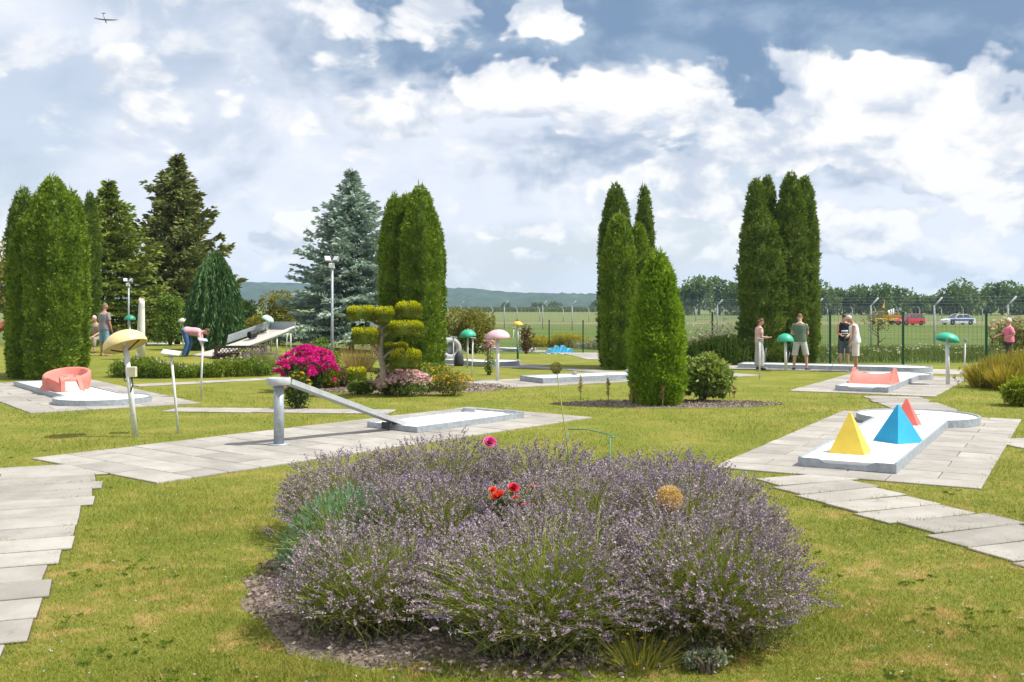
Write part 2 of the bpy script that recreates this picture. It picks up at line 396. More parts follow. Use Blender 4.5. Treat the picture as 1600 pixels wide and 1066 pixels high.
def slab_path(name, spots, w=1.0, d=0.5):
    """spots: list of (x, y, angle of the long side, width factor)"""
    root = None; b = MB()
    for x, y, a, wf in spots:
        M = Matrix.Translation((x, y, float(gz(x, y)) + 0.006)) @ Matrix.Rotation(a, 4, 'Z'); hw, hd = w * wf / 2 + .0, d / 2 + .004
        b.add([(-hw, -hd, 0), (hw, -hd, 0), (hw, hd, 0), (-hw, hd, 0)], [(0, 1, 2, 3)], False, M)
        add_hole([M @ Vector(p) for p in ((-hw, -hd, 0), (hw, -hd, 0), (hw, hd, 0), (-hw, hd, 0))])
    b.v = [(p[0], p[1], p[2] + .0006 * (i // 4 % 3)) for i, p in enumerate(b.v)]
    root = b.build(name, SOIL); tag(root, kind='structure')
    for x, y, a, wf in spots:
        s = obj('slab', slab_mesh(w * wf - .018, d - .026), None, root)
        s.location = (x, y, float(gz(x, y)) + SLAB_TOP - .034 + random.uniform(-.002, .002)); s.rotation_euler = (random.gauss(0, .003), random.gauss(0, .004), a + random.gauss(0, .008))
    return root
def path_between(name, pxs, w=1.0, d=0.5, jit=0.05):
    """slabs laid side by side along a line given in photo pixels"""
    pts = [G(*p) for p in pxs]; spots = []; carry = 0.0
    for a, b in zip(pts[:-1], pts[1:]):
        a = Vector((a.x, a.y)); b = Vector((b.x, b.y)); L = (b - a).length; t = carry; dr = (b - a).normalized()
        while t < L:
            c = a + dr * t; off = random.uniform(-jit, jit)
            spots.append((c.x + dr.y * off, c.y - dr.x * off, math.atan2(dr.y, dr.x) - math.pi / 2, 1.0)); t += d + .004
        carry = t - L
    return slab_path(name, spots, w, d)

# pads under the lanes ------------------------------------------------------------
U_PYR = Vector((.49, .87)).normalized(); O_PYR = Vector((4.215, 12.9))
pad('pyramid_pavement', O_PYR, U_PYR, -.6, 7.4, -1.55, 1.6)
U_RAMP = Vector((.63, .777)).normalized(); O_RAMP = Vector((-3.46, 15.2))
pad('ramp_pavement', O_RAMP, U_RAMP, -2.95, 6.0, -1.55, 1.5)
U_SNL = Vector((-.6, .8)).normalized(); O_SNL = Vector((-8.75, 21.9))
pad('snail_pavement', O_SNL, U_SNL, -1.5, 7.2, -1.75, 1.6)
U_TUN = Vector((.5, .866)).normalized(); O_TUN = Vector((8.37, 24.5))
pad('tunnel_pavement', O_TUN, U_TUN, -.55, 6.4, -1.6, 1.7)
# stepping paths --------------------------------------------------------------------
spots = []
for i in range(20):                                                   # left foreground path
    t = i * 0.505; e = Vector((-3.02, 6.15)) + Vector((-1.92, 6.1)).normalized() * t * 1.0
    c = e + Vector((.88, .47)).normalized() * (-.56 + random.uniform(-.07, .07))
    spots.append((c.x, c.y, math.atan2(.36, .93) + random.uniform(-.03, .03), 1.12))
spots = [(s[0], s[1], s[2], s[3] + (.25 if s[1] > 12.2 else 0)) for s in spots if s[1] < 13.3]
slab_path('garden_path', spots)
spots = []
for i in range(12):                                                   # right foreground path
    c = Vector((3.46, 12.22)) + Vector((.30, -.95)).normalized() * (i * .515) + Vector((.89, .46)) * random.uniform(-.09, .09)
    spots.append((c.x, c.y, math.atan2(.40, .92) + random.uniform(-.04, .04), 1.15))
slab_path('garden_path', spots)
path_between('garden_path', [(1395, 622), (1425, 634), (1452, 645)], 1.25)
path_between('garden_path', [(300, 641), (470, 643), (640, 645)], .8, .9)
path_between('garden_path', [(235, 602), (330, 597), (470, 590)], .7, .9)
path_between('garden_path', [(700, 567), (880, 577), (1010, 586)], .8, .9)
path_between('garden_path', [(1590, 690), (1640, 700)], 1.0, .5)
# hill ridge and corn strip ------------------------------------------------------------
def ridge():
    n = 420; V = []; Q = []
    for i in range(n):
        px = -500 + 2600 * i / (n - 1); y = 1650 + 120 * math.sin(px / 240.)
        top = float(np.interp(px, [-500, 100, 380, 460, 600, 700, 735, 800, 870, 935, 1060, 1450, 2100], [446, 440, 440, 442, 452, 450, 450, 457, 458, 459, 464, 466, 462]))
        bump = 1.6 * mnoise.noise(Vector((px / 6., 0, 0))) + 1.0 * mnoise.noise(Vector((px / 2.1, 4, 0)))
        top += bump
        x = (px - CX) / F * y
        for k in range(7):
            t = k / 6.; yy = y - 520 * (1 - t) ** 1.3
            h = (CAMZ + (HY - top) * y / F + 2) * (t ** .8) - 2.2 + (7 * mnoise.noise(Vector((px / 14., k * 3.3, 1))) if 0 < k < 6 else 0)
            V.append(((px - CX) / F * yy, yy, h))
    for i in range(n - 1):
        for k in range(6): a = i * 7 + k; Q.append((a, a + 7, a + 8, a + 1))
    m = mat('far_forest', (0.032, 0.060, 0.034), 0.95, 0.55, 0.03, bump=0.0, detail=8)
    return tag(obj('hills', np_mesh('hills', np.array(V), quads=np.array(Q), smooth=False), m), kind='structure')
ridge()
b = MB()
b.add([W(-200, 150) + Vector((0, 0, .01)), W(1800, 150) + Vector((0, 0, .01)), W(1800, 158) + Vector((0, 0, .01)), W(-200, 158) + Vector((0, 0, .01))], [(0, 1, 2, 3)])
b.v = [(x, y, z + .03) for x, y, z in b.v]
tag(b.build('airfield_road', mat('pale_gravel', (0.36, 0.33, 0.27), 0.9, 0.15, 0.3)), kind='structure')
# ------------------------------------------------------------------ minigolf lanes and their obstacles
WHITE = mat('lane_white', (0.68, 0.67, 0.63), 0.55, 0.10, 2.2, dirt=(0.36, 0.34, 0.29, 0.6))
GALV = mat('galvanised', (0.36, 0.40, 0.43), 0.5, 0.18, 14.0, metal=0.35, dirt=(0.22, 0.22, 0.21, 0.5))
CEMENT = mat('fibre_cement', (0.40, 0.42, 0.43), 0.75, 0.12, 8.0, dirt=(0.25, 0.25, 0.24, 0.5))
POSTW = mat('white_post', (0.66, 0.67, 0.66), 0.5, 0.10, 12.0, dirt=(0.38, 0.38, 0.34, 0.55))
PINK = mat('pink_paint', (0.64, 0.205, 0.165), 0.62, 0.10, 5.0, dirt=(0.46, 0.17, 0.14, 0.5), bump=0.15, bscale=60)
BLUEP = mat('blue_paint', (0.02, 0.33, 0.58), 0.55, 0.08, 5.0, dirt=(0.05, 0.26, 0.42, 0.4))
YELP = mat('yellow_paint', (0.72, 0.53, 0.07), 0.55, 0.07, 5.0, dirt=(0.55, 0.42, 0.10, 0.4))
REDP = mat('red_paint', (0.68, 0.15, 0.12), 0.55, 0.08, 5.0, dirt=(0.5, 0.16, 0.13, 0.4))
GREENP = mat('green_paint', (0.015, 0.12, 0.06), 0.5, 0.1, 9.0)
DARKM = mat('dark_metal', (0.05, 0.05, 0.055), 0.5, 0.15, 9.0)
INK = mat('dark_lettering', (0.30, 0.30, 0.31), 0.8, 0.05, 5.0)
def lane_root(name, label, o, u, z=None):
    th = math.atan2(-u[0], u[1]); zz = float(gz(o[0], o[1])) + SLAB_TOP if z is None else z
    return thing(name, label, 'minigolf lane', (o[0], o[1], zz), th)
def lane_parts(root, L, Wd, Rr=None, notch=True, h=.10, rail=.045, closed=False):
    """local x across, y along; y = 0 is the start edge, circle of radius Rr centred at y = L"""
    hw = Wd / 2; zs = h - .012
    if Rr:
        a0 = math.asin(min(1, hw / Rr)); yc = L; neck = yc - Rr * math.cos(a0)
        arc = [(Rr * math.sin(a), yc - Rr * math.cos(a)) for a in np.linspace(a0, 2 * math.pi - a0, 40)]
        poly = [(-hw, 0.0), (hw, 0.0)] + arc
        b = MB(); b.prism(poly, 0.012, zs); b.build('playing_surface', WHITE, root)
        b = MB(); ro, ri = Rr + rail, Rr - .0
        rim = [(math.sin(a), -math.cos(a)) for a in np.linspace(a0, 2 * math.pi - a0, 48)]
        vs = []; fs = []
        for s_, c_ in rim:
            for r2, z in ((ri, .002), (ro, .002), (ro, h + .015), (ri, h + .015)): vs.append((s_ * r2, yc + c_ * r2, z))
        n = len(rim)
        for i in range(n - 1):
            for k in range(4): fs.append((i * 4 + k, i * 4 + (k + 1) % 4, (i + 1) * 4 + (k + 1) % 4, (i + 1) * 4 + k))
        fs += [(0, 1, 2, 3), ((n - 1) * 4 + 3, (n - 1) * 4 + 2, (n - 1) * 4 + 1, (n - 1) * 4)]
        b.add(vs, fs); b.build('circle_rim', GALV, root, weld=True)
        b = MB(); b.lathe([(0.0, zs + .001), (.055, zs + .001)], 16, Matrix.Translation((0, L + Rr * .15, 0.002))); b.build('hole', DARKM, root)
    else:
        neck = L
        b = MB(); b.prism([(-hw, 0), (hw, 0), (hw, L), (-hw, L)], 0.012, zs); b.build('playing_surface', WHITE, root)
        b = MB(); b.box((0, L + rail / 2 + .002, h / 2 + .012), (Wd + 2 * rail, rail, h + .02)); b.build('end_rail', GALV, root)
    for sx in (-1, 1):
        b = MB(); b.box((sx * (hw + rail / 2 + .001), neck / 2, h / 2 + .006), (rail, neck - .004, h + .01)); b.build('side_rail', GALV, root)
    b = MB(); x0 = hw + rail
    if notch:   # start edge dips in the middle where the player stands
        pr = [(-x0, .002), (x0, .002), (x0, h), (.30 * Wd, h), (.22 * Wd, h - .045), (-.22 * Wd, h - .045), (-.30 * Wd, h), (-x0, h)]
    else: pr = [(-x0, .002), (x0, .002), (x0, h + .006), (-x0, h + .006)]
    vs = [(x, -rail, z) for x, z in pr] + [(x, -.002, z) for x, z in pr]; n = len(pr)
    b.add(vs, [tuple(range(n)), tuple(range(2 * n - 1, n - 1, -1))] + [(i, n + i, n + (i + 1) % n, (i + 1) % n) for i in range(n)])
    b.build('start_rail', GALV, root)
    return zs
def loc2w(root, x, y, z):
    th = root.rotation_euler.z; p = Matrix.Rotation(th, 3, 'Z') @ Vector((x, y, 0)); return Vector((root.location.x + p.x, root.location.y + p.y, root.location.z + z))

# pyramids -------------------------------------------------------------------------------
LP = lane_root('minigolf_lane', 'white minigolf lane with round end, carrying the three coloured pyramids', O_PYR, U_PYR)
zs = lane_parts(LP, 6.1, 1.14, 1.0, h=.115, rail=.03)
b = MB()
for i in range(26):      # worn stencilled line of lettering by the start edge
    x = -.40 + i * .022
    if i % 6 == 5: continue
    b.box((x, .20 + .004 * (i % 3), zs + .0015), (.013, .045 + .012 * (i % 2), .002))
for i in range(20):
    x = -.38 + i * .024
    if i % 5 == 3: continue
    b.box((x, .30, zs + .0015), (.013, .03 + .012 * (i % 2), .002))
b.build('lettering', mat('faded_print', (0.50, 0.47, 0.48), 0.8, 0.1, 20.), LP)['kind'] = 'stuff'
def pyramid(label, pxa, pya, pxl, pyl, pxr, pyr, m, free=False):
    """apex pixel, left and right base corner pixels on the lane surface"""
    za = float(LP.location.z) + zs
    y0 = F * (CAMZ - za) / (pyl - HY); A_ = Vector(((pxl - CX) / F * y0, y0)); y1 = F * (CAMZ - za) / (pyr - HY); B_ = Vector(((pxr - CX) / F * y1, y1))
    u = Vector(U_PYR); v = Vector((u.y, -u.x)); s = abs((B_ - A_).dot(v)); c = (A_ + B_) / 2 + u * (s / 2 - (B_ - A_).dot(u) * 0)
    hgt = CAMZ + (HY - pya) * (c.y) / F - za
    if free: s = (B_ - A_).length; ab = (B_ - A_).normalized(); u = Vector((-ab.y, ab.x)); c = (A_ + B_) / 2 + u * s / 2; hgt = CAMZ + (HY - pya) * c.y / F - za
    t = thing('pyramid_obstacle', label, 'obstacle', (c.x, c.y, za + .002), math.atan2(-u.x, u.y), 'pyramids on the lane')
    h_ = s / 2; b = MB(); e = .012
    b.add([(-h_, -h_, 0), (h_, -h_, 0), (h_, h_, 0), (-h_, h_, 0), (-e, -e, hgt), (e, -e, hgt), (e, e, hgt), (-e, e, hgt)],
          [(3, 2, 1, 0), (0, 1, 5, 4), (1, 2, 6, 5), (2, 3, 7, 6), (3, 0, 4, 7), (4, 5, 6, 7)])
    b.build('pyramid_shell', m, t)
    b = MB()
    for sx in (-1, 1): b = MB(); b.box((sx * (h_ + .012), 0, .004), (.05, .06, .007)); b.build('fixing_plate', GALV, t)
    return t
pyramid('yellow pyramid nearest the start edge of the white lane', 1327, 645, 1298, 706, 1348, 714, YELP)
pyramid('blue pyramid in the middle of the white lane', 1401, 633, 1364, 688, 1403, 694.5, BLUEP, True)
pyramid('red pyramid half hidden behind the blue one', 1417, 623, 1396, 662, 1432, 667, REDP)

# long thin ramp up to a cup on a pole ------------------------------------------------------
u3 = Vector((U_RAMP.x, U_RAMP.y, 0)); v3 = Vector((U_RAMP.y, -U_RAMP.x, 0))
lo = Vector((-3.46, 15.2, 0)) + u3 * 2.34 + v3 * .02
LR = lane_root('minigolf_lane', 'flat white tray lane at the foot of the thin ramp', (lo.x, lo.y), U_RAMP)
zs = lane_parts(LR, 2.72, 1.12, None, notch=False, h=.085, rail=.035)
b = MB(); b.box((-.40, 2.36, .115), (.30, .05, .06)); b.build('corner_block', GALV, LR)
b = MB(); b.box((.40, 2.60, .115), (.30, .05, .06)); b.build('corner_block', GALV, LR)
b = MB(); b.box((0, 1.8, zs + .002), (1.05, .012, .004)); b.build('start_line', DARKM, LR)
t = thing('pole_ramp', 'narrow ramp rising to a round cup on a grey pole', 'minigolf obstacle', (-3.46, 15.2, SLAB_TOP), math.atan2(-U_RAMP.x, U_RAMP.y))
b = MB(); b.tube([(0, 0, 0), (0, 0, .90)], .075, 20); b.build('pole', GALV, t)
b = MB(); b.tube([(0, 0, .001), (0, 0, .014)], .17, 20); b.build('base_plate', GALV, t)
b = MB(); b.lathe([(.0, .885), (.165, .885), (.172, .895), (.172, .985), (.165, .992), (.150, .992), (.145, .94), (0, .93)], 28); b.build('cup', CEMENT, t)
b = MB(); L = 2.42; a = math.atan2(.86, L)
M = Matrix.Translation((0, .15, .945)) @ Matrix.Rotation(-a, 4, 'X'); Lr = math.hypot(.86, L) 
b.box((0, Lr / 2, -.035), (.20, Lr, .02), M); b.build('channel_floor', CEMENT, t)
for sx in (-1, 1):
    b = MB(); b.box((sx * .113, Lr / 2, -.012), (.024, Lr, .075), M); b.build('channel_side', CEMENT, t)
b = MB(); b.box((.0, 2.20, .08), (.20, .03, .11)); b.build('foot_bracket', DARKM, t)

# pink snail loop ------------------------------------------------------------------------------
LS = lane_root('minigolf_lane', 'white minigolf lane with round end carrying the pink snail loop', O_SNL - U_SNL * 0, -U_SNL)
LS.location.x, LS.location.y = (O_SNL + U_SNL * 5.9)[:]
lane_parts(LS, 5.9, 1.12, .95, notch=False, h=.10)
c = loc2w(LS, 0.05, 3.05, .09)
t = thing('snail_loop', 'pink round snail loop with white ball channel on the lane', 'minigolf obstacle', c, LS.rotation_euler.z)
b = MB(); n = 44; vs = []; fs = []      # drum wall, rim sloping up towards the back
for i in range(n):
    an = 2 * math.pi * i / n; hh = .38 - .11 * math.cos(an - R(53))
    for r_, z in ((.50, 0), (.535, hh * .5), (.53, hh - .03), (.505, hh), (.465, hh), (.44, hh - .03), (.43, .12)): vs.append((math.cos(an) * r_, math.sin(an) * r_, z))
for i in range(n):
    for k in range(6): j = (i + 1) % n; fs.append((i * 7 + k, j * 7 + k, j * 7 + k + 1, i * 7 + k + 1))
b.add(vs, fs, True); b.build('drum_wall', PINK, t)
b = MB(); b.lathe([(.44, .17), (.30, .21), (.17, .24), (.15, .32), (.13, .335), (.10, .33), (.085, .24), (0, .235)], 28); b.build('bowl', PINK, t)
b = MB(); b.lathe([(.43, .19), (.31, .222), (.18, .25)], 28); b.build('ball_track', WHITE, t)
# channel falling out of the drum towards the circle, between two pink cheeks
def cheek(x0, x1, z0, z1, w=.045):
    bb = MB(); k = 8; vs = []; fs = []
    for i in range(k + 1):
        s_ = i / k; y = .30 + .62 * s_; x = x0 + (x1 - x0) * s_; z = z1 + (z0 - z1) * (s_ ** 1.4)
        for dx, zz in ((-w, 0), (w, 0), (w, z), (-w, z)): vs.append((x + dx, y, zz))
    for i in range(k):
        for q_ in range(4): fs.append((i * 4 + q_, i * 4 + (q_ + 1) % 4, (i + 1) * 4 + (q_ + 1) % 4, (i + 1) * 4 + q_))
    fs += [(3, 2, 1, 0), tuple(k * 4 + q_ for q_ in range(4))]
    bb.add(vs, fs, False); return bb
cheek(.20, .30, .26, .33).build('channel_cheek', PINK, t)
cheek(-.16, -.12, .04, .33).build('channel_cheek', PINK, t)
b = MB(); vs = []; fs = []
for i in range(9):
    s_ = i / 8; y = .30 + .66 * s_; z = .27 * (1 - s_ ** 1.2) + .006
    vs += [(-.14 + .02 * s_, y, z), (.21 + .07 * s_, y, z), (.21 + .07 * s_, y, 0.003), (-.14 + .02 * s_, y, 0.003)]
for i in range(8): fs += [(i * 4, i * 4 + 4, i * 4 + 5, i * 4 + 1), (i * 4 + 1, i * 4 + 5, i * 4 + 6, i * 4 + 2), (i * 4 + 3, i * 4 + 7, i * 4 + 4, i * 4)]
b.add(vs, fs, True); b.build('ball_channel', WHITE, t)
base_ = [(.24, .86), (.33, .46), (.48, .22), (.54, -.18), (.57, -.10), (.56, .46), (.36, .90)]; hts = [.20, .30, .30, .05, .04, .22, .20]
b = MB(); n = len(base_); b.add([(x, y, 0) for x, y in base_] + [(x, y, h) for (x, y), h in zip(base_, hts)], [tuple(range(n - 1, -1, -1)), tuple(range(n, 2 * n))] + [(i, (i + 1) % n, n + (i + 1) % n, n + i) for i in range(n)]); b.build('entry_ramp', PINK, t)

# pink saddle tunnel -------------------------------------------------------------------------------
LT = lane_root('minigolf_lane', 'white minigolf lane carrying the pink saddle bridge', O_TUN, U_TUN)
lane_parts(LT, 5.2, 1.14, .85, h=.12)
c = loc2w(LT, 0, 1.55, .11)
t = thing('saddle_bridge', 'pink saddle bridge with two pointed ends across the white lane', 'minigolf obstacle', c, LT.rotation_euler.z)
b = MB(); k = 16; vs = []; fs = []
for j in range(13):
    x = -.46 + .92 * j / 12; sag = .30 + .10 * (abs(x) / .46) ** 2
    for i in range(k + 1):
        y = -.55 + 1.1 * i / k; z = sag * max(0.0, math.cos(y / .55 * math.pi / 2)) ** .8 * .72 + .004
        vs.append((x, y, z))
for j in range(12):
    for i in range(k): a_ = j * (k + 1) + i; fs.append((a_, a_ + k + 1, a_ + k + 2, a_ + 1))
b.add(vs, fs, True); b.build('hump', PINK, t)
for sx in (-1, 1):
    b = MB(); prof = [(-.58, .0), (.58, .0), (.40, .12), (.18, .26), (.06, .37), (-.06, .37), (-.18, .26), (-.40, .12)]
    vs = [(sx * .46, y, z) for y, z in prof] + [(sx * .52, y, z) for y, z in prof]; n = len(prof)
    b.add(vs, [tuple(range(n)), tuple(range(2 * n - 1, n - 1, -1))] + [(i, n + i, n + (i + 1) % n, (i + 1) % n) for i in range(n)]); b.build('pointed_end', PINK, t, weld=True)

# plain white lane in the middle distance -------------------------------------------------------------
U_MID = Vector((.86, .51)).normalized(); O_MID = Vector((.56, 27.5))
pad('middle_pavement', O_MID, U_MID, -1.6, 7.2, -1.3, 1.2, 1.25, 1.0)
LM = lane_root('minigolf_lane', 'plain white lane between pink lamp and small thuja, angled corner pieces', O_MID, U_MID)
zs = lane_parts(LM, 6.1, 1.10, None, notch=False, h=.13)
b = MB(); b.box((-.34, 1.6, zs + .04), (.40, .07, .09), rz=-.5); b.build('corner_block', GALV, LM)
b = MB(); b.box((-.30, 3.6, zs + .04), (.45, .07, .09), rz=.4); b.build('corner_block', GALV, LM)
b = MB(); b.box((.1, 2.3, zs + .002), (.5, .05, .004)); b.box((.1, 2.42, zs + .002), (.4, .05, .004)); b.build('lettering', INK, LM)['kind'] = 'stuff'

# far lanes -------------------------------------------------------------------------------------------
def far_lane(label, pa, pb, w=1.0, h=.13, padw=.9, rim=.9):
    a = G(*pa); c = G(*pb); u = Vector((c.x - a.x, c.y - a.y)); L = u.length; u.normalize()
    nm = pad('lane_pavement', (a.x, a.y), (u.x, u.y), -.7, L + .9, -padw, padw, 1.8, 1.5)
    r = lane_root('minigolf_lane', label, (a.x, a.y), u); lane_parts(r, L - rim, w, rim, notch=False, h=h); return r
def gaze(pa, pb): a = G(*pa); c = G(*pb); return a, c
far_lane('white lane leading away from the grey loop wheel', (700, 568), (805, 572))
far_lane('thin grey lane in front of the viburnum bush', (716, 545), (832, 549))
LW = far_lane('white lane carrying the blue waves', (866, 553), (945, 560))
far_lane('long lane the group of players stands around', (1160, 574), (1455, 581), 1.1, .12, 1.2, .8)
far_lane('white lane behind the seated man, blue block on it', (200, 541), (300, 541))
# blue waves
c = loc2w(LW, 0, 1.5, .11); t = thing('wave_obstacle', 'bright blue row of wave humps on a lane', 'minigolf obstacle', c, R(-78))
b = MB(); vs = []; fs = []; k = 64
for i in range(k + 1):
    y = -.66 + 1.32 * i / k; env = min(1, (.66 - abs(y)) / .4); z = (.12 + .26 * env) * abs(math.sin(y * math.pi / .33)) ** 1.1 + .03
    vs += [(-.35, y, z), (.35, y, z), (.35, y, 0), (-.35, y, 0)]
for i in range(k):
    for q_ in range(4): fs.append((i * 4 + q_, (i + 1) * 4 + q_, (i + 1) * 4 + (q_ + 1) % 4, i * 4 + (q_ + 1) % 4))
b.add(vs, fs, False); b.build('wave_body', mat('bright_blue', (0.05, 0.42, 0.66), 0.5, 0.1, 4.0), t)
b = MB(); vs = []; fs = []
for i in range(k + 1):
    y = -.66 + 1.32 * i / k; env = min(1, (.66 - abs(y)) / .4); z = (.12 + .26 * env) * abs(math.sin(y * math.pi / .33)) ** 1.1 + .034
    vs += [(-.14, y, z), (.14, y, z)]
for i in range(k): fs.append((i * 2, i * 2 + 2, i * 2 + 3, i * 2 + 1))
b.add(vs, fs, True); b.build('ball_track', mat('pale_blue', (0.30, 0.60, 0.75), 0.5, 0.1, 4.0), t)
# grey loop wheel
p = G(703, 562); t = thing('loop_wheel', 'grey upright loop wheel on a stand beside the hedge of thuja', 'minigolf obstacle', p, R(20))
b = MB(); M = Matrix.Translation((0, 0, .42)) @ Matrix.Rotation(R(90), 4, 'X')
b.lathe([(.24, -.2), (.40, -.2), (.42, -.14), (.42, .14), (.40, .2), (.24, .2), (.22, .12), (.22, -.12), (.24, -.2)], 28, M); b.build('wheel_rim', CEMENT, t)
b = MB(); b.lathe([(0, -.02), (.23, -.02), (.23, .02), (0, .02)], 20, M); b.build('wheel_disc', GALV, t)
b = MB(); b.box((0, 0, .04), (.8, .5, .08)); b.build('stand_foot', CEMENT, t)
p = G(717, 572); t = thing('golf_bag', 'small dark bag standing beside the grey loop wheel', 'bag', p, .3)
b = MB(); b.tube([(0, 0, 0), (0, 0, .10), (0, 0, .33), (0.02, 0, .45), (.03, 0, .52)], [(.16, .12), (.18, .14), (.16, .12), (.10, .08), (.04, .03)], 14); b.build('bag_body', DARKM, t)
b = MB(); b.tube([(-.12, -.09, .15), (-.10, -.16, .30), (.0, -.12, .46)], .012, 6); b.build('strap', DARKM, t)
# big ski-jump ramp at the back left --------------------------------------------------------------
a = G(338, 556); c = W(441, a.y + 2.2); a.z += 0
u = Vector((c.x - a.x, c.y - a.y)); L = u.length; u.normalize()
t = thing('jump_ramp', 'large white curved jump ramp on legs behind the lattice planter', 'minigolf obstacle', (a.x - u.x * .6, a.y - u.y * .6, a.z), math.atan2(-u.x, u.y))
pr = lambda s_: .03 + .82 * (s_ ** 1.25)
L += .6; k = 24
def strip(xa, xb, za, zb, y0=0, y1=1, dz=0.0):
    bb = MB(); vs = []; fs = []
    for i in range(k + 1):
        s_ = y0 + (y1 - y0) * i / k; z = pr(s_) + dz
        vs += [(xa, s_ * L, z + za), (xb, s_ * L, z + zb), (xb, s_ * L, z + zb - .05), (xa, s_ * L, z + za - .05)]
    for i in range(k):
        for q_ in range(4): fs.append((i * 4 + q_, (i + 1) * 4 + q_, (i + 1) * 4 + (q_ + 1) % 4, i * 4 + (q_ + 1) % 4))
    fs += [(0, 1, 2, 3), (k * 4 + 3, k * 4 + 2, k * 4 + 1, k * 4)]
    bb.add(vs, fs, False); return bb
RAMPW = mat('ramp_sheet', (0.50, 0.47, 0.42), 0.55, 0.08, 2.0, dirt=(0.36, 0.33, 0.28, 0.4))
strip(-.62, .62, 0, 0).build('ramp_deck', RAMPW, t)
strip(.63, .70, .12, .12).build('near_rail', WHITE, t)
strip(-.70, -.63, .10, .34, .45, 1).build('far_wall', GALV, t)
b = MB(); b.tube([(-.2, L * .62, pr(.62) + .18), (-.2, L * .62 + .25, pr(.70) + .14)], .13, 18, cap=False); b.build('ball_tube', mat('black_rubber', (.02, .02, .022), .6), t)
for sx in (-.55, .55):
    for s_ in (.55, .8, .98):
        b = MB(); b.tube([(sx, s_ * L, 0), (sx, s_ * L, pr(s_) - .05)], .028, 8); b.build('leg', POSTW if sx > 0 else GALV, t)
# end wall of the ramp
b = MB(); b.box((0, L + .03, pr(1) + .10), (1.36, .05, .34)); b.build('end_wall', GALV, t)
# lattice planter
p = G(375, 561); t = thing('lattice_planter', 'low dark planter box with lattice front beside the flower strip', 'planter', p, R(4))
Wp = mpp(p.y) * 70; BRN = mat('dark_wood', (0.055, 0.035, 0.025), 0.7, 0.3, 12.0)
for z in (.05, .40):
    [MB().box((0, yy, z), (Wp, .05, .07)).build('rail', BRN, t) for yy in (-.25, .25)]
for sx in (-1, 1):
    [MB().box((sx * Wp / 2, yy, .21), (.08, .08, .42)).build('corner_post', BRN, t) for yy in (-.25, .25)]
    b = MB(); b.box((sx * Wp / 2, 0, .21), (.03, .42, .30)); b.build('side_board', BRN, t)
nl = int(Wp / .11)
for i in range(nl):
    x = -Wp / 2 + Wp * (i + .5) / nl
    for sgn in (-1, 1):
        b = MB(); M = Matrix.Translation((x, -.25 + .012 * sgn, .225)) @ Matrix.Rotation(sgn * R(40), 4, 'Y'); b.box((0, 0, 0), (.022, .01, .42), M); b.build('slat', BRN, t)
b = MB(); b.box((0, 0, .20), (Wp - .1, .40, .02)); b.build('soil', SOIL, t)
# white tapered post, blue block, pink mound at the back left
p = W(220, 33.5); t = thing('tapered_post', 'tall white tapered post leaning slightly near the standing man', 'post', p)
h_ = (549 - 456) * mpp(33.5); b = MB(); b.tube([(0, 0, 0), (.01, 0, h_ * .5), (.03, 0, h_ - .12), (.035, 0, h_)], [(.14, .12), (.13, .11), (.10, .08), (.085, .07)], 10); b.build('shaft', WHITE, t)
b = MB(); b.add([(-.06, -.06, h_), (.115, -.06, h_), (.115, .06, h_ + .05), (-.06, .06, h_ + .10)], [(0, 1, 2, 3)]); b.build('broken_top', mat('raw_wood', (.45, .36, .27), .8, .3, 20.), t)
p = G(275, 536); t = thing('blue_block', 'bright blue block obstacle beyond the bending man', 'minigolf obstacle', p + Vector((0, -.2, .16)))
b = MB(); b.box((0, 0, .09), (.55, .4, .18), ch=.02); b.box((0, 0, .20), (.30, .4, .05), ch=.01); b.build('block_body', BLUEP, t)
p = G(255, 538); t = thing('mound_obstacle', 'low beige and pink mound obstacle next to the blue block', 'minigolf obstacle', p + Vector((0, .5, .1)))
b = MB(); b.tube([(-.55, 0, .02), (-.3, 0, .10), (0, 0, .18), (.3, 0, .26), (.42, 0, .27)], [(.3, .02), (.3, .08), (.3, .14), (.3, .18), (.26, .16)], 14); b.build('mound', mat('beige_paint', (.55, .44, .30), .6), t)
b = MB(); b.ball((.15, -.2, .22), (.16, .12, .14)); b.ball((.42, -.2, .22), (.14, .12, .13)); b.build('pink_knob', PINK, t)
p = G(6, 522); p = W(6, 44); t = thing('pink_slide', 'pink sloping obstacle beside the tall thuja at the picture edge', 'minigolf obstacle', p)
b = MB(); b.add([(-1.4, -.4, .0), (.55, -.4, .95), (.55, .4, .95), (-1.4, .4, 0), (-1.4, -.4, .25), (.45, -.4, 1.15), (.45, .4, 1.15), (-1.4, .4, .25)], [(0, 3, 2, 1), (4, 5, 6, 7), (0, 1, 5, 4), (1, 2, 6, 5), (2, 3, 7, 6), (3, 0, 4, 7)]); b.build('slide_body', PINK, t)
b = MB(); b.ball((.42, -.2, 1.1), (.30, .25, .26)); b.build('slide_head', PINK, t)
b = MB(); b.tube([(.62, -.5, -.0), (.62, -.5, 1.0)], .04, 8); b.build('support', POSTW, t)

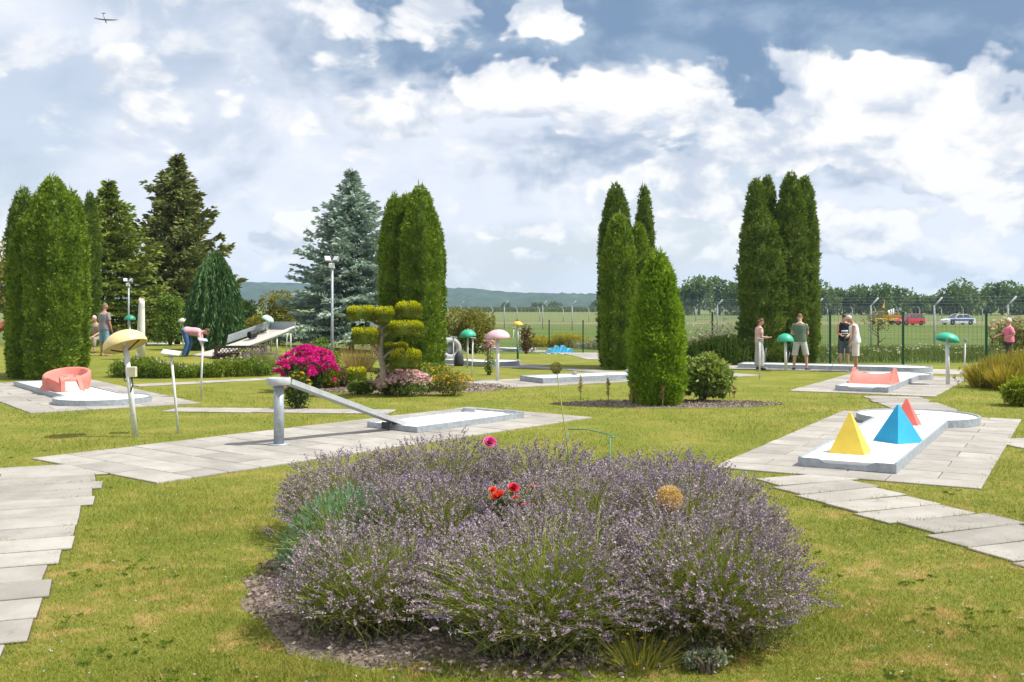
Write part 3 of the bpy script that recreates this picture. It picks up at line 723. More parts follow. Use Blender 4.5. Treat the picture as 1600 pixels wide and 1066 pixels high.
# mushroom lamps ---------------------------------------------------------------------------------------
def dome_mesh(r, h, n=24):
    b = MB(); prof = [(r * math.sin(a), h * math.cos(a)) for a in np.linspace(0.02, math.pi / 2, 9)]
    b.lathe(prof + [(r * .985, -.012), (r * .94, .0)] + [(.93 * r * math.sin(a), .90 * h * math.cos(a) - .004) for a in np.linspace(math.pi / 2, .02, 7)], n); return b
def lamp(label, base, top, r, h, m, tilt=(0, 0), box=False, pole=None, lower=None, pr=.03, under=None):
    """base and top are world points; the cap sits on the top"""
    t = thing('mushroom_lamp', label, 'lamp', base, group='mushroom lamps beside the lanes'); d = top - base
    if lower:
        k = .42; b = MB(); b.tube([(0, 0, -.02), d * k], pr * 1.1, 10); b.build('lower_pole', lower, t)
        b = MB(); b.tube([d * k, d], pr, 10); b.build('pole', pole or POSTW, t)
    else:
        b = MB(); b.tube([(0, 0, -.02), d], pr, 10); b.build('pole', pole or POSTW, t)
    cap = dome_mesh(r, h).build('lamp_cap', m, t, loc=d, rot=(R(tilt[0]), R(tilt[1]), 0))
    Rm = Matrix.Rotation(R(tilt[1]), 3, 'Y') @ Matrix.Rotation(R(tilt[0]), 3, 'X')
    b = MB(); b.tube([d + Vector((0, 0, -.02)), d + Rm @ Vector((0, 0, h * .85))], .035, 8); b.build('lamp_socket', POSTW, t)
    if box:
        e = d * .72; b = MB(); b.box(e + Vector((.07, -.03, 0)), (.13, .09, .16), ch=.01); b.build('junction_box', mat('cream_box', (.55, .53, .38), .5), t)
        b = MB(); b.tube([e + Vector((.06, -.03, -.08)), e + Vector((.09, -.05, -.2)), e + Vector((.05, -.04, -.32))], .012, 6); b.tube([e + Vector((-.03, -.03, .12)), e + Vector((-.075, -.03, -.02)), e + Vector((-.05, -.03, -.14)), e + Vector((.02, -.03, -.16))], .008, 6); b.build('cable', DARKM, t)
        b = MB()
        for sx in (-1, 1): b.tube([d + Vector((0, 0, -.1)), d + Rm @ Vector((sx * .24, 0, .02))], .012, 6)
        b.build('bracket', DARKM, t)
    return t
def capm(name, c): return mat(name, c, 0.42, 0.10, 3.0, spec=0.5, dirt=tuple(v * .7 for v in c) + (.35,))
GCAP = capm('green_cap', (0.03, 0.40, 0.24)); PGCAP = capm('pale_green_cap', (0.42, 0.68, 0.55)); CRCAP = capm('cream_cap', (0.70, 0.55, 0.26)); PKCAP = capm('pink_cap', (0.68, 0.42, 0.46)); YCAP = capm('yellow_cap', (0.72, 0.47, 0.05)); GRCAP = capm('grey_cap', (0.50, 0.50, 0.47))
def lamp_px(label, bx, by, tx, ty, rpx, hpx, m, tilt=(0, 0), **kw):
    a = G(bx, by); s = mpp(a.y); top = Vector(((tx - CX) * s, a.y, CAMZ + (HY - ty) * s)); return lamp(label, a, top, rpx * s, hpx * s, m, tilt, **kw)
lamp_px('large cream mushroom lamp on a leaning pole with junction box', 212, 683, 196, 541, 34, 25, CRCAP, (-9, -20), box=True, pr=.045)
lamp_px('round green lamp beside the woman with the putter', 1228, 580, 1227, 533, 13, 12, GCAP, pr=.045)
lamp_px('green lamp with tilted cap on the lawn near the flower bank', 1481, 602, 1480, 532, 18, 12, GCAP, (-6, 12), pr=.05)
lamp_px('pink lamp beside the plain white lane', 777, 596, 778, 528, 19, 13, PKCAP, (0, -3), pr=.045)
lamp_px('green lamp near the grey loop wheel', 730, 575, 731, 526, 13, 11, GCAP, (0, -8))
lamp_px('yellow lamp with green lower pole near the fence', 809, 561, 809, 508, 8, 6, YCAP, lower=GREENP, pr=.035)
lamp_px('dark green lamp in front of the layered spruces', 203, 545, 203, 500, 9, 8, capm('dark_green_cap', (.02, .22, .13)))
lamp_px('small grey lamp above the bending man', 286, 543, 286, 503, 8, 6, GRCAP)
lamp_px('pale green lamp leaning over the jump ramp', 416, 552, 418, 500, 10, 7, PGCAP, (0, 24))
lamp_px('little pale green lamp behind the jump ramp end', 456, 538, 456, 506, 7, 5, PGCAP, (0, -12))

# score boards on thin posts ---------------------------------------------------------------------------------
def board_post(label, bx, by, tx, ty, wpx, m, tilt=-25, yaw=0, extra=None, pr=.022):
    a = G(bx, by); s = mpp(a.y); top = Vector(((tx - CX) * s - a.x, 0, (by - ty) * s)); t = thing('scoreboard_post', label, 'score stand', a, group='score stands beside the lanes')
    b = MB(); b.tube([(0, 0, -.02), top], pr, 8); b.build('pole', POSTW, t)
    b = MB(); w_ = wpx * s; b.box((0, 0, 0), (w_, w_ * .75, .02), ch=.004); b.build('writing_board', m, t, loc=top, rot=(R(tilt * -1), R(8), R(yaw)))
    b = MB(); b.tube([top + Vector((0, 0, -.08)), top + Vector((0, 0, -.005))], pr * 1.8, 8); b.build('collar', GALV, t)
    return t
BRD = mat('white_board', (.72, .72, .70), .4, .04); BRDB = mat('blue_grey_board', (.36, .46, .54), .4, .06)
board_post('score stand with white tilted board beside the cream lamp', 279, 678, 267, 551, 27, BRD, -14, 10)
board_post('thin score stand with small blue grey board at the flower strip', 313.5, 622, 317, 531, 14, BRDB, -20, 30)
board_post('thin score stand between woman and lawn, board edge on', 1187, 593, 1187, 529, 9, GRCAP, 4, 0)
board_post('thin score stand beside the tilted green lamp', 1507, 597, 1508, 531, 9, GALV, 4, 40)
board_post('thin bare score stand between green and pink lamps', 737, 592, 739, 528, 9, GALV, 4, 20, pr=.018)
board_post('score stand standing over the grey loop wheel', 708.5, 570, 708.5, 527, 11, GALV, 10, 10, pr=.018)
board_post('thin white score stand next to the yellow lamp', 801, 542, 803, 512, 4, POSTW, 0, 0, pr=.025)
board_post('thin score stand behind the yellow lamp pole', 812.5, 546, 812.5, 514, 4, POSTW, 0, 0, pr=.025)
board_post('white score stand beside the standing man', 179, 540, 179, 500, 7, BRD, 0, 0)
board_post('bare white stand before the dark spruces', 245, 530, 245, 504, 3, POSTW, 0, 0)
board_post('white stand at the end of the jump ramp', 447, 552, 449, 510, 6, GRCAP, 5, 10)
board_post('white stand with low sign beside the black tube', 374, 529, 374, 505, 3, POSTW, 0, 0)
board_post('tall white stand in front of the jump ramp', 394, 550, 395, 518, 4, POSTW, 0, 0)
# flood lights --------------------------------------------------------------------------------------------
def flood(label, bx, y, tx, ty, s_=1.0):
    a = W(bx, y); hgt = CAMZ + (HY - ty) * mpp(y) - a.z; t = thing('floodlight_mast', label, 'flood light', a, group='floodlight masts')
    b = MB(); b.tube([(0, 0, 0), (0, 0, hgt)], [.038, .032], 10); b.build('mast', GALV, t)
    for sx, yw in ((-1, .5), (1, -.6)):
        b = MB(); b.add([(-.10, -.02, -.11), (.10, -.02, -.11), (.15, .14, -.14), (-.15, .14, -.14), (-.10, -.02, .11), (.10, -.02, .11), (.15, .14, .14), (-.15, .14, .14)],
                        [(0, 3, 2, 1), (4, 5, 6, 7), (0, 1, 5, 4), (1, 2, 6, 5), (3, 0, 4, 7), (2, 3, 7, 6)]); b.v = [(x * .5, y * .5, z * .5) for x, y, z in b.v]; h = b.build('lamp_head', GALV, t, loc=(sx * .13, -.02, hgt + .03), rot=(R(35), 0, yw + math.pi))
        b = MB(); b.box((0, .073, 0), (.13, .006, .12)); b.build('lamp_glass', mat('lamp_glass', (.55, .60, .62), .15, .05), h)
    b = MB(); b.box((0, -.06, hgt - .12), (.14, .08, .12), ch=.01); b.build('control_box', BRD, t)
    b = MB(); b.tube([(-.17, 0, hgt), (.17, 0, hgt)], .02, 8); b.build('cross_arm', GALV, t)
flood('grey floodlight mast with two heads before the blue spruce', 519, 26.5, 519, 408)
flood('thin floodlight mast in front of the dark green spruces', 201, 40, 201, 440)
# ------------------------------------------------------------------ vegetation tools
def rv(n, rng): 
    v = rng.normal(size=(n, 3)); return v / np.linalg.norm(v, axis=1, keepdims=True)
def unit(v): return v / np.maximum(np.linalg.norm(v, axis=1, keepdims=True), 1e-9)
class LM:
    """many leaf-sized faces in one mesh"""
    def __init__(s): s.V = []; s.Q = []; s.r = []; s.t = []; s.n = 0
    def raw(s, V, Q, r, t=None):
        V = np.asarray(V, float); s.V.append(V); s.Q.append(np.asarray(Q) + s.n); s.n += len(V)
        s.r.append(np.broadcast_to(np.asarray(r, float), (len(V),)).copy()); s.t.append(np.zeros(len(V)) if t is None else np.broadcast_to(np.asarray(t, float), (len(V),)).copy())
    def leaves(s, C, D, L, Wd, rng, r=None, tip=None, side=None, wide=.45, cup=.12):
        n = len(C); D = unit(D); L = np.broadcast_to(L, (n,))[:, None]; Wd = np.broadcast_to(Wd, (n,))[:, None]
        sd = unit(np.cross(D, rv(n, rng) if side is None else side)); nm = np.cross(sd, D)
        m = C + D * L * wide - nm * L * cup
        V = np.stack([C, m - sd * Wd / 2, C + D * L, m + sd * Wd / 2], 1).reshape(-1, 3)
        Q = np.arange(4 * n).reshape(n, 4); r = rng.random(n) if r is None else r
        t = np.zeros(4 * n) if tip is None else np.repeat(np.broadcast_to(tip, (n,)), 4)
        s.raw(V, Q, np.repeat(r, 4), t)
    def ribbons(s, P0, P1, P2, w, rng, r=None, seg=3, taper=.5, tip=0.0):
        """bent ribbons along quadratic curves"""
        n = len(P0); sd = unit(np.cross(P2 - P0, rv(n, rng))); w = np.broadcast_to(w, (n,))[:, None]; V = []
        for k in range(seg + 1):
            t = k / seg; p = P0 * (1 - t) ** 2 + 2 * P1 * t * (1 - t) + P2 * t * t; ww = w * (1 - (1 - taper) * t) / 2
            V += [p - sd * ww, p + sd * ww]
        V = np.stack(V, 1); m = V.shape[1]; Q = []
        base = (np.arange(n) * m)[:, None]
        for k in range(seg): Q.append(base + np.array([2 * k, 2 * k + 1, 2 * k + 3, 2 * k + 2]))
        r = rng.random(n) if r is None else r
        s.raw(V.reshape(-1, 3), np.stack(Q, 1).reshape(-1, 4), np.repeat(r, m), tip)
    def mesh(s, name): 
        return np_mesh(name, np.concatenate(s.V), quads=np.concatenate(s.Q), attrs={'rnd': np.concatenate(s.r), 'tip': np.concatenate(s.t)})
    def build(s, name, m, parent=None, loc=None): return obj(name, s.mesh(name), m, parent, loc)
def nz(P, sc, seed=0.0):
    """smooth pseudo-noise in -1..1 on an (N,3) array"""
    x, y, z = (P * sc + seed * 7.31).T
    return (np.sin(x * 1.7 + 1.3 * np.sin(y * 1.1 + z * .7)) + np.sin(y * 1.9 + 1.1 * np.sin(z * 1.3 + x * .6) + 2.1) + np.sin(z * 1.6 + 1.2 * np.sin(x * 1.2 + y * .9) + 4.2)) / 3
BARK = mat('bark', (0.16, 0.12, 0.085), 0.9, 0.35, 9.0, bump=0.5, bscale=25)
THUJA = leafmat('thuja_foliage', (0.0709, 0.1411, 0.0154), (0.2480, 0.3413, 0.0308), transl=.22, nscale=1.3)
THUJA_D = leafmat('thuja_dark_foliage', (0.0672, 0.1253, 0.0211), (0.1904, 0.2592, 0.0387), transl=.2, nscale=1.3)
THUJA_B = leafmat('thuja_bright_foliage', (0.0994, 0.2019, 0.0150), (0.2762, 0.4037, 0.0299), transl=.25, nscale=1.5)

def thuja(label, px, base_py, top_py, wpx, seed, m=THUJA, depth=None, plume=.13, clump=.12, dens=1.0, taper=.27, group=None, leaf=.76, pointy=.55, wisps=True):
    rng = np.random.default_rng(seed); p = G(px, base_py) if depth is None else W(px, depth); s = mpp(p.y)
    H = CAMZ + (HY - top_py) * s - p.z; Rr = wpx * s / 2
    t = thing('thuja_tree', label, 'tree', p, group=group)
    b = MB(); b.tube([(0, 0, -.05), (0, 0, H * .5), (0, 0, H * .9)], [max(.05, Rr * .12), Rr * .07, .01], 8); b.build('trunk', BARK, t)
    def rad(tt): return Rr * np.minimum(1, np.maximum(0, (1 - tt)) / taper) ** pointy * (.80 + .20 * np.minimum(1, tt / .12))
    def surf(tt, th):
        r = rad(tt); z = tt * H; P = np.stack([np.cos(th) * r, np.sin(th) * r, z], 1)
        lob = plume * nz(np.stack([np.cos(th) * 3.6, np.sin(th) * 3.6, z * .40], 1), 1.0, seed) + clump * nz(P * np.array([1, 1, .8]), 4.2 / max(.5, Rr), seed + 3) + clump * .6 * nz(P, 9., seed + 5)
        return r * (1 + lob), z
    g = LM()
    # inner mass so that the sky does not show through
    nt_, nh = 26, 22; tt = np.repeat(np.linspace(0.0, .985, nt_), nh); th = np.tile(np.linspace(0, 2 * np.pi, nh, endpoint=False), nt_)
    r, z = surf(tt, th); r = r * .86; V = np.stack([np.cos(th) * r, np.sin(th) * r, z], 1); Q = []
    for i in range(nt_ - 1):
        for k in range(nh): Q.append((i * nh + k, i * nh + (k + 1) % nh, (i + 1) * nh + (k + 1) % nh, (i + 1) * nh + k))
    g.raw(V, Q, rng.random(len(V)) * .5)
    area = 2 * math.pi * Rr * H * .8; lf = .15 * leaf; n = int(area * 190 * dens / leaf ** 2)
    tt = rng.random(n * 2); keep = rng.random(n * 2) < rad(tt) / Rr + .05; tt = tt[keep][:n]; n = len(tt); th = rng.random(n) * 2 * np.pi
    r, z = surf(tt, th); r = r * (1 - np.abs(rng.normal(0, .05, n))) + rng.normal(0, .015, n)
    C = np.stack([np.cos(th) * r, np.sin(th) * r, z], 1); out = np.stack([np.cos(th), np.sin(th), np.zeros(n)], 1)
    base = rng.random(n)
    for j in range(4):    # each spray is a small upright fan
        D = out * rng.uniform(.25, .8, (n, 1)) + np.array([0, 0, 1.0]) * rng.uniform(.3, 1.0, (n, 1)) + rng.normal(0, .42, (n, 3))
        g.leaves(C + rng.normal(0, .02, (n, 3)), D, lf * rng.uniform(.6, 1.25, n), lf * .36 * rng.uniform(.7, 1.3, n), rng, r=np.clip(base + rng.normal(0, .18, n), 0, 1), side=np.cross(out, rng.normal(0, .8, (n, 3)) + np.array([0, 0, 1.])), cup=.05)
    n = int(area * 9); tt = rng.random(n) * .97; th = rng.random(n) * 2 * np.pi; r, z = surf(tt, th); C = np.stack([np.cos(th) * r * .97, np.sin(th) * r * .97, z], 1)     # stray sprays
    g.leaves(C, np.stack([np.cos(th), np.sin(th), 0 * th], 1) * .5 + np.array([0, 0, 1.]) + rng.normal(0, .25, (n, 3)), lf * rng.uniform(1.2, 2.3, n), lf * .30, rng, r=rng.uniform(.4, 1, n))
    if wisps:             # thin leaders above the outline
        n = int(40 + H * 8); tt = rng.uniform(.80, 1.0, n); th = rng.random(n) * 2 * np.pi; r, z = surf(tt, th); C = np.stack([np.cos(th) * r * .9, np.sin(th) * r * .9, z], 1)
        g.leaves(C, np.array([0, 0, 1.]) + rng.normal(0, .16, (n, 3)), rng.uniform(.12, .30, n), .035, rng)
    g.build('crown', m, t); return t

def spruce(label, px, base_py, top_py, wpx, seed, m, depth=None, levels=30, droop=.25, low=.04, twig=.16, dense=1.0, curve=.9, up=.15, base_r=.10, rag=.2):
    rng = np.random.default_rng(seed); p = G(px, base_py) if depth is None else W(px, depth); s = mpp(p.y)
    H = CAMZ + (HY - top_py) * s - p.z; Rr = wpx * s / 2
    t = thing('spruce_tree', label, 'tree', p)
    b = MB(); b.tube([(0, 0, -.05), (0, 0, H * .5), (0, 0, H * .97)], [base_r * H * .16, H * .010, .012], 10); b.build('trunk', BARK, t)
    g = LM(); BR = MB()
    for i in range(levels):
        f = low + (1 - low) * (i / (levels - 1)) ** .95; z0 = f * H * .975
        ln = (Rr * (1 - f) ** curve * rng.uniform(.92, 1.08) + .10) * min(1, (1.02 - f) / .28) ** .6; nb = int(np.clip(10 - 4 * f, 5, 10)); ph = rng.random() * 6.28
        for k in range(nb):
            an = ph + 2 * math.pi * k / nb + rng.normal(0, .16); l = ln * rng.uniform(.92 - rag, 1.0 + rag); d = np.array([math.cos(an), math.sin(an), 0.]); sd = np.array([-math.sin(an), math.cos(an), 0.])
            rise = (up + .55 * f ** 2) * l; sag = droop * l * (1 - .7 * f)
            zj = z0 + rng.normal(0, H * .008)
            fz = lambda q_: zj + rise * q_ - sag * 1.35 * q_ ** 1.6 + .16 * l * np.maximum(0, q_ - .7)
            if l > .8 and i % 2 == 0: BR.tube([(0, 0, z0 - .05), d * l * .5 + np.array([0, 0, fz(.5)]), d * l * .85 + np.array([0, 0, fz(.85)])], [.025, .015, .006], 5, cap=False)
            ns = max(4, int(l * 11 * dense)); q_ = np.sort(rng.uniform(.14, 1.0, ns)); q_[-1] = 1.0
            C = d * (l * q_)[:, None]; C[:, 2] = fz(q_); wl = (l * .42 * (1.06 - q_) ** .7 * rng.uniform(.6, 1.1, ns) + twig * .5)
            for sg in (-1, 1):
                n2 = 4                                  # side twigs hang flat from the branch, needles in short tufts along them
                for j in range(n2):
                    fr = (j + rng.random(ns)) / n2
                    B = C + (sd * sg * .86 + d * .5) * (wl * fr)[:, None]; B[:, 2] += -.10 * wl * fr + rng.normal(0, .02, ns)
                    D = (sd * sg * .7 + d * .75) + rng.normal(0, .30, (ns, 3)); D[:, 2] += .05
                    up_ = np.array([0, 0, 1.]) + rng.normal(0, .45, (ns, 3))
                    g.leaves(B, D, twig * rng.uniform(.8, 1.5, ns), twig * .42 * rng.uniform(.7, 1.2, ns), rng, tip=(fr > .7) * .6 * (rng.random(ns) < .6), side=np.cross(D, up_) * 0 + np.cross(up_, D), cup=.06)
            D = d + rng.normal(0, .25, (ns, 3)); D[:, 2] += .12
            g.leaves(C, D, twig * 1.2, twig * .4, rng, tip=(q_ > .85) * .8, cup=.05)
    # inner shade mass near the stem: leaves coloured darker to stand for shade
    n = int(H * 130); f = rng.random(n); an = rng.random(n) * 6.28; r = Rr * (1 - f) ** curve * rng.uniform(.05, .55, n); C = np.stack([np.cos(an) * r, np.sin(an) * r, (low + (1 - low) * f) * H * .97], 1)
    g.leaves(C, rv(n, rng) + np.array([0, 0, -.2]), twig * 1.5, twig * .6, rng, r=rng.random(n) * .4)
    n = 26; C = np.stack([rng.normal(0, .03, n), rng.normal(0, .03, n), H * rng.uniform(.93, 1.0, n)], 1); g.leaves(C, np.array([0, 0, 1.]) + rng.normal(0, .4, (n, 3)), .16, .03, rng)
    if BR.v: BR.build('branches', BARK, t)['kind'] = 'stuff'
    g.build('crown', m, t); return t

def crown_leaves(g, rng, blobs, n, leaf, shell=.55, flat=0.0, tipf=0.0):
    """leaves spread through ellipsoid clumps, denser near each clump's outside; blobs: (cx, cy, cz, rx, ry, rz)"""
    B = np.array(blobs); vol = B[:, 3] * B[:, 4] + B[:, 5] * B[:, 3]; k = rng.choice(len(B), n, p=vol / vol.sum()); u = rv(n, rng); rr = (shell + (1 - shell) * rng.random(n)) ** .6
    C = B[k, :3] + u * B[k, 3:] * rr[:, None]; D = u * .8 + rv(n, rng) * .9; D[:, 2] -= .12
    upn = u + rv(n, rng) * .7
    g.leaves(C, D, leaf * rng.uniform(.6, 1.35, n), leaf * .62 * rng.uniform(.7, 1.2, n), rng, side=np.cross(upn, D), tip=(rng.random(n) < tipf) * 1.0)
def blob_set(rng, n, rx, ry, z0, z1, br, dome=True):
    out = []
    for i in range(n):
        an = rng.random() * 6.28; q = math.sqrt(rng.random()); zf = rng.random(); k = math.sqrt(max(.05, 1 - (2 * zf - .8) ** 2 * .55)) if dome else 1
        r = br * rng.uniform(.7, 1.25); out.append((math.cos(an) * (rx - r * .6) * q * k, math.sin(an) * (ry - r * .6) * q * k, z0 + r * .7 + (z1 - z0 - 1.5 * r) * zf, r * rng.uniform(.9, 1.3), r * rng.uniform(.9, 1.3), r * rng.uniform(.7, 1.)))
    return out
def broadleaf(name, label, p, H, Wd, seed, m, leaf=.22, n=5000, nb=26, trunk=.25, group=None, cat='tree', brf=.24, ry=None, crown0=None):
    rng = np.random.default_rng(seed); t = thing(name, label, cat, p, group=group); rx = Wd / 2; ry = ry or rx
    z0 = H * trunk if crown0 is None else crown0
    tr = MB(); tr.tube([(0, 0, -.1), (0.01 * H, 0, H * .3), (0, 0.01 * H, H * .6), (.02 * H, 0, H * .82)], [H * .030 + .01, H * .022, H * .014, H * .004], 8)
    for k in range(6):
        an = k * 1.05 + seed; z = H * (.25 + .07 * k); tr.tube([(0, 0, z), (math.cos(an) * rx * .35, math.sin(an) * ry * .35, z + H * .10), (math.cos(an) * rx * .65, math.sin(an) * ry * .65, min(H * .9, z + H * .17))], [H * .011, H * .007, H * .002], 6)
    tr.build('trunk', BARK, t)
    g = LM(); crown_leaves(g, rng, blob_set(rng, nb, rx, ry, z0, H, brf * min(Wd, H)), n, leaf); g.build('crown', m, t); return t

LEAFG = leafmat('shrub_leaf', (0.0683, 0.1406, 0.0198), (0.2145, 0.3094, 0.0495), transl=.3)
LEAFY = leafmat('yellow_green_leaf', (0.1300, 0.1495, 0.0156), (0.3120, 0.2860, 0.0325), transl=.3)
LEAFD = leafmat('dark_shrub_leaf', (0.0330, 0.0675, 0.0180), (0.0900, 0.1425, 0.0300), transl=.25)
LEAFO = leafmat('olive_leaf', (0.1344, 0.1440, 0.0288), (0.2976, 0.2880, 0.0614), transl=.3)
FARTREE = leafmat('far_tree_leaf', (0.0624, 0.1206, 0.0282), (0.1664, 0.2392, 0.0563), transl=.2, nscale=.25)
SPR_G = leafmat('spruce_green', (0.0952, 0.1581, 0.0221), (0.2312, 0.2898, 0.0486), tip=(0.30, 0.31, 0.06), transl=.12, nscale=.8)
SPR_D = leafmat('spruce_dark', (0.0707, 0.1109, 0.0291), (0.1850, 0.2112, 0.0520), tip=(0.27, 0.24, 0.075), transl=.12, nscale=.8)
SPR_B = leafmat('spruce_blue', (0.1508, 0.2352, 0.1830), (0.3596, 0.4592, 0.3848), tip=(0.42, 0.50, 0.45), transl=.08, nscale=.8)
WEEP = leafmat('weeping_conifer', (0.0493, 0.1206, 0.0346), (0.1232, 0.2184, 0.0730), transl=.15, nscale=1.5)

# ------------------------------------------------------------------ thuja groups
gl = 'thuja columns of the group at the bench'
thuja('tallest thuja column at the front of the bench group', 82, 592, 279, 78, 1, group=gl)
thuja('thuja column half hidden at the outer side of the bench group', 37, 588, 296, 46, 2, THUJA_D, group=gl)
thuja('low front thuja lobe on the outer side of the bench group', 52, 590, 330, 66, 3, group=gl)
thuja('thuja column joined to the tallest one on its bench side', 112, 588, 299, 48, 4, group=gl)
thuja('slender thuja column standing back behind the seated man', 140, 560, 303, 29, 5, THUJA_D, depth=41.0, group=gl)
gl = 'thuja columns behind the topiary'
thuja('tallest thuja column behind the cloud topiary', 657, 581, 292, 58, 6, group=gl)
thuja('thuja column behind the topiary, on the spruce side', 617, 579, 307, 46, 7, group=gl)
thuja('middle thuja column behind the topiary', 636, 579, 305, 50, 8, group=gl)
thuja('thuja column behind the topiary, on the lamp side', 676, 578, 330, 36, 9, group=gl)
gl = 'thuja columns of the middle group'
thuja('tallest thuja of the middle group, on the hedge side', 962, 574, 290, 50, 10, THUJA_D, group=gl)
thuja('slim separate thuja standing behind the middle group', 1007, 572, 293, 27, 11, THUJA_D, group=gl)
thuja('front thuja column of the middle group, lower than the tallest', 967, 577, 336, 52, 12, THUJA, group=gl)
thuja('front thuja column of the middle group beside the small thuja', 998, 576, 350, 36, 13, THUJA, group=gl)
thuja('small pointed thuja in the mulch bed of the lawn', 1028, 633, 396, 84, 14, THUJA_B, taper=.55, pointy=.55, dens=1.2, leaf=.66, plume=.09)
gl = 'dark thuja columns behind the players'
for lb, px, tp, w_, sd, by in (('dark thuja column behind the woman with the putter', 1182, 281, 44, 15, 569), ('dark thuja column second from the woman with the putter', 1199, 276, 34, 16, 568.5),
                               ('broad dark thuja column behind the man in green', 1236, 271, 50, 17, 569.5), ('dark thuja column at the fence side of the players', 1258, 276, 36, 18, 569), ('low dark thuja lobe at the foot of the players group', 1192, 330, 66, 19, 570)):
    thuja(lb, px, by, tp, w_, sd, THUJA_D, group=gl, clump=.20, plume=.12, taper=.32, leaf=.80, wisps=False, pointy=.5)
# ------------------------------------------------------------------ spruces and other conifers
spruce('layered green spruce behind the thuja columns and bench', 170, 545, 282, 200, 21, SPR_G, depth=44, levels=24, droop=.14, twig=.21, curve=.80, up=.10, dense=.95, rag=.28)
spruce('tall dark spruce with ragged outline behind the weeping conifer', 277, 540, 241, 194, 22, SPR_D, depth=50, levels=27, droop=.10, up=.38, twig=.25, curve=.76, dense=.85, rag=.40)
spruce('blue spruce with silvery tiers behind the floodlight mast', 549, 530, 264, 214, 23, SPR_B, depth=44, levels=30, droop=.13, up=.16, twig=.20, curve=.80, dense=1.0, rag=.22)
def weeping():
    rng = np.random.default_rng(31); p = W(336, 38); s = mpp(38); H = CAMZ + (HY - 394) * s - p.z; Rr = 40 * s
    t = thing('weeping_conifer', 'rounded dark weeping conifer beside the jump ramp', 'tree', p); b = MB(); b.tube([(0, 0, 0), (0, 0, H * .8)], [.12, .03], 8); b.build('trunk', BARK, t)
    g = LM(); n = 17000; f = rng.random(n) ** .8; an = rng.random(n) * 6.28; prof = Rr * np.minimum(1, ((1 - f) / .55)) ** .55 * (.82 + .18 * np.minimum(1, f / .2))
    strands = .10 * np.sin(an * 17 + 2 * np.sin(f * 9)); r = prof * (1 + strands) * (1 - np.abs(rng.normal(0, .06, n))); C = np.stack([np.cos(an) * r, np.sin(an) * r, f * H], 1); o_ = np.stack([np.cos(an), np.sin(an), 0 * an], 1)
    g.leaves(C, o_ * .35 + np.array([0, 0, -1.]) + rng.normal(0, .25, (n, 3)), rng.uniform(.12, .28, n), .038, rng, side=np.cross(o_ + rng.normal(0, .5, (n, 3)), np.array([0, 0, 1.])))
    nt_, nh = 16, 18; ff = np.repeat(np.linspace(0, .97, nt_), nh); aa = np.tile(np.linspace(0, 6.28, nh, endpoint=False), nt_); pr_ = Rr * .84 * np.minimum(1, ((1 - ff) / .55)) ** .55
    V = np.stack([np.cos(aa) * pr_, np.sin(aa) * pr_, ff * H], 1); g.raw(V, [(i * nh + k, i * nh + (k + 1) % nh, (i + 1) * nh + (k + 1) % nh, (i + 1) * nh + k) for i in range(nt_ - 1) for k in range(nh)], .2)
    n = 60; C = np.stack([rng.normal(0, .1, n), rng.normal(0, .1, n), H * rng.uniform(.9, .98, n)], 1); g.leaves(C, np.array([0, 0, .7]) + rng.normal(0, .5, (n, 3)), .22, .05, rng)
    g.build('crown', WEEP, t)
weeping()
# ------------------------------------------------------------------ shrubs round the course
def shrub(name, label, px, base_py, top_py, wpx, seed, m, leaf=.07, n=4000, depth=None, nb=22, brf=.26, cat='shrub', stems=7, ryf=.8, group=None, low=.03):
    rng = np.random.default_rng(seed); p = G(px, base_py) if depth is None else W(px, depth); s = mpp(p.y); H = CAMZ + (HY - top_py) * s - p.z; rx = wpx * s / 2
    t = thing(name, label, cat, p, group=group)
    st = MB()
    for k in range(stems):
        an = 6.28 * k / stems + seed; st.tube([(math.cos(an) * .04, math.sin(an) * .04, -.02), (math.cos(an) * rx * .3, math.sin(an) * rx * .3 * ryf, H * .45), (math.cos(an) * rx * .55, math.sin(an) * rx * .55 * ryf, H * .8)], [.018 + .006 * H, .012, .004], 5)
    st.build('stems', BARK, t); t['stems'] = 1
    g = LM(); crown_leaves(g, rng, blob_set(rng, nb, rx, rx * ryf, H * low, H, brf * min(2 * rx, H * 1.3), dome=True), n, leaf); g.build('foliage', m, t)
    return t, p, H, rx, rng
shrub('round_shrub', 'rounded green shrub below the tall dark spruce', 266, 541, 460, 46, 41, LEAFG, .12, 3500, depth=42)
shrub('round_shrub', 'dark green shrub between weeping conifer and blue spruce', 384, 520, 466, 34, 42, LEAFD, .13, 3000, depth=48)
shrub('round_shrub', 'yellow green rounded shrub at the blue spruce', 434, 520, 452, 58, 43, LEAFO, .14, 4200, depth=50)
shrub('golden_shrub', 'golden low shrub behind the jump ramp', 401, 520, 490, 44, 44, LEAFY, .12, 2600, depth=46)
shrub('viburnum_bush', 'large green bush beside the middle thuja group at the fence', 735, 545, 474, 84, 45, LEAFO, .13, 7000, depth=46)
shrub('red_leaf_shrub', 'small reddish shrub beside the yellow lamp', 822, 540, 505, 22, 46, leafmat('red_brown_leaf', (.08, .045, .02), (.16, .10, .035)), .09, 1300, depth=50)
shrub('hydrangea_shrub', 'leafy light green shrub tight beside the small thuja', 1098, 628, 551, 76, 47, leafmat('pale_leaf', (0.0990, 0.1732, 0.0320), (0.3060, 0.3712, 0.0960), transl=.3), .13, 2600, nb=26, low=.10)
shrub('round_shrub', 'low dark shrub under the blue spruce behind the flowers', 500, 575, 528, 62, 48, LEAFG, .07, 3600, depth=27.0)
shrub('golden_shrub', 'yellow green bushy shrub beside the floodlight mast', 511, 583, 538, 40, 49, LEAFY, .06, 2600, depth=25.5)
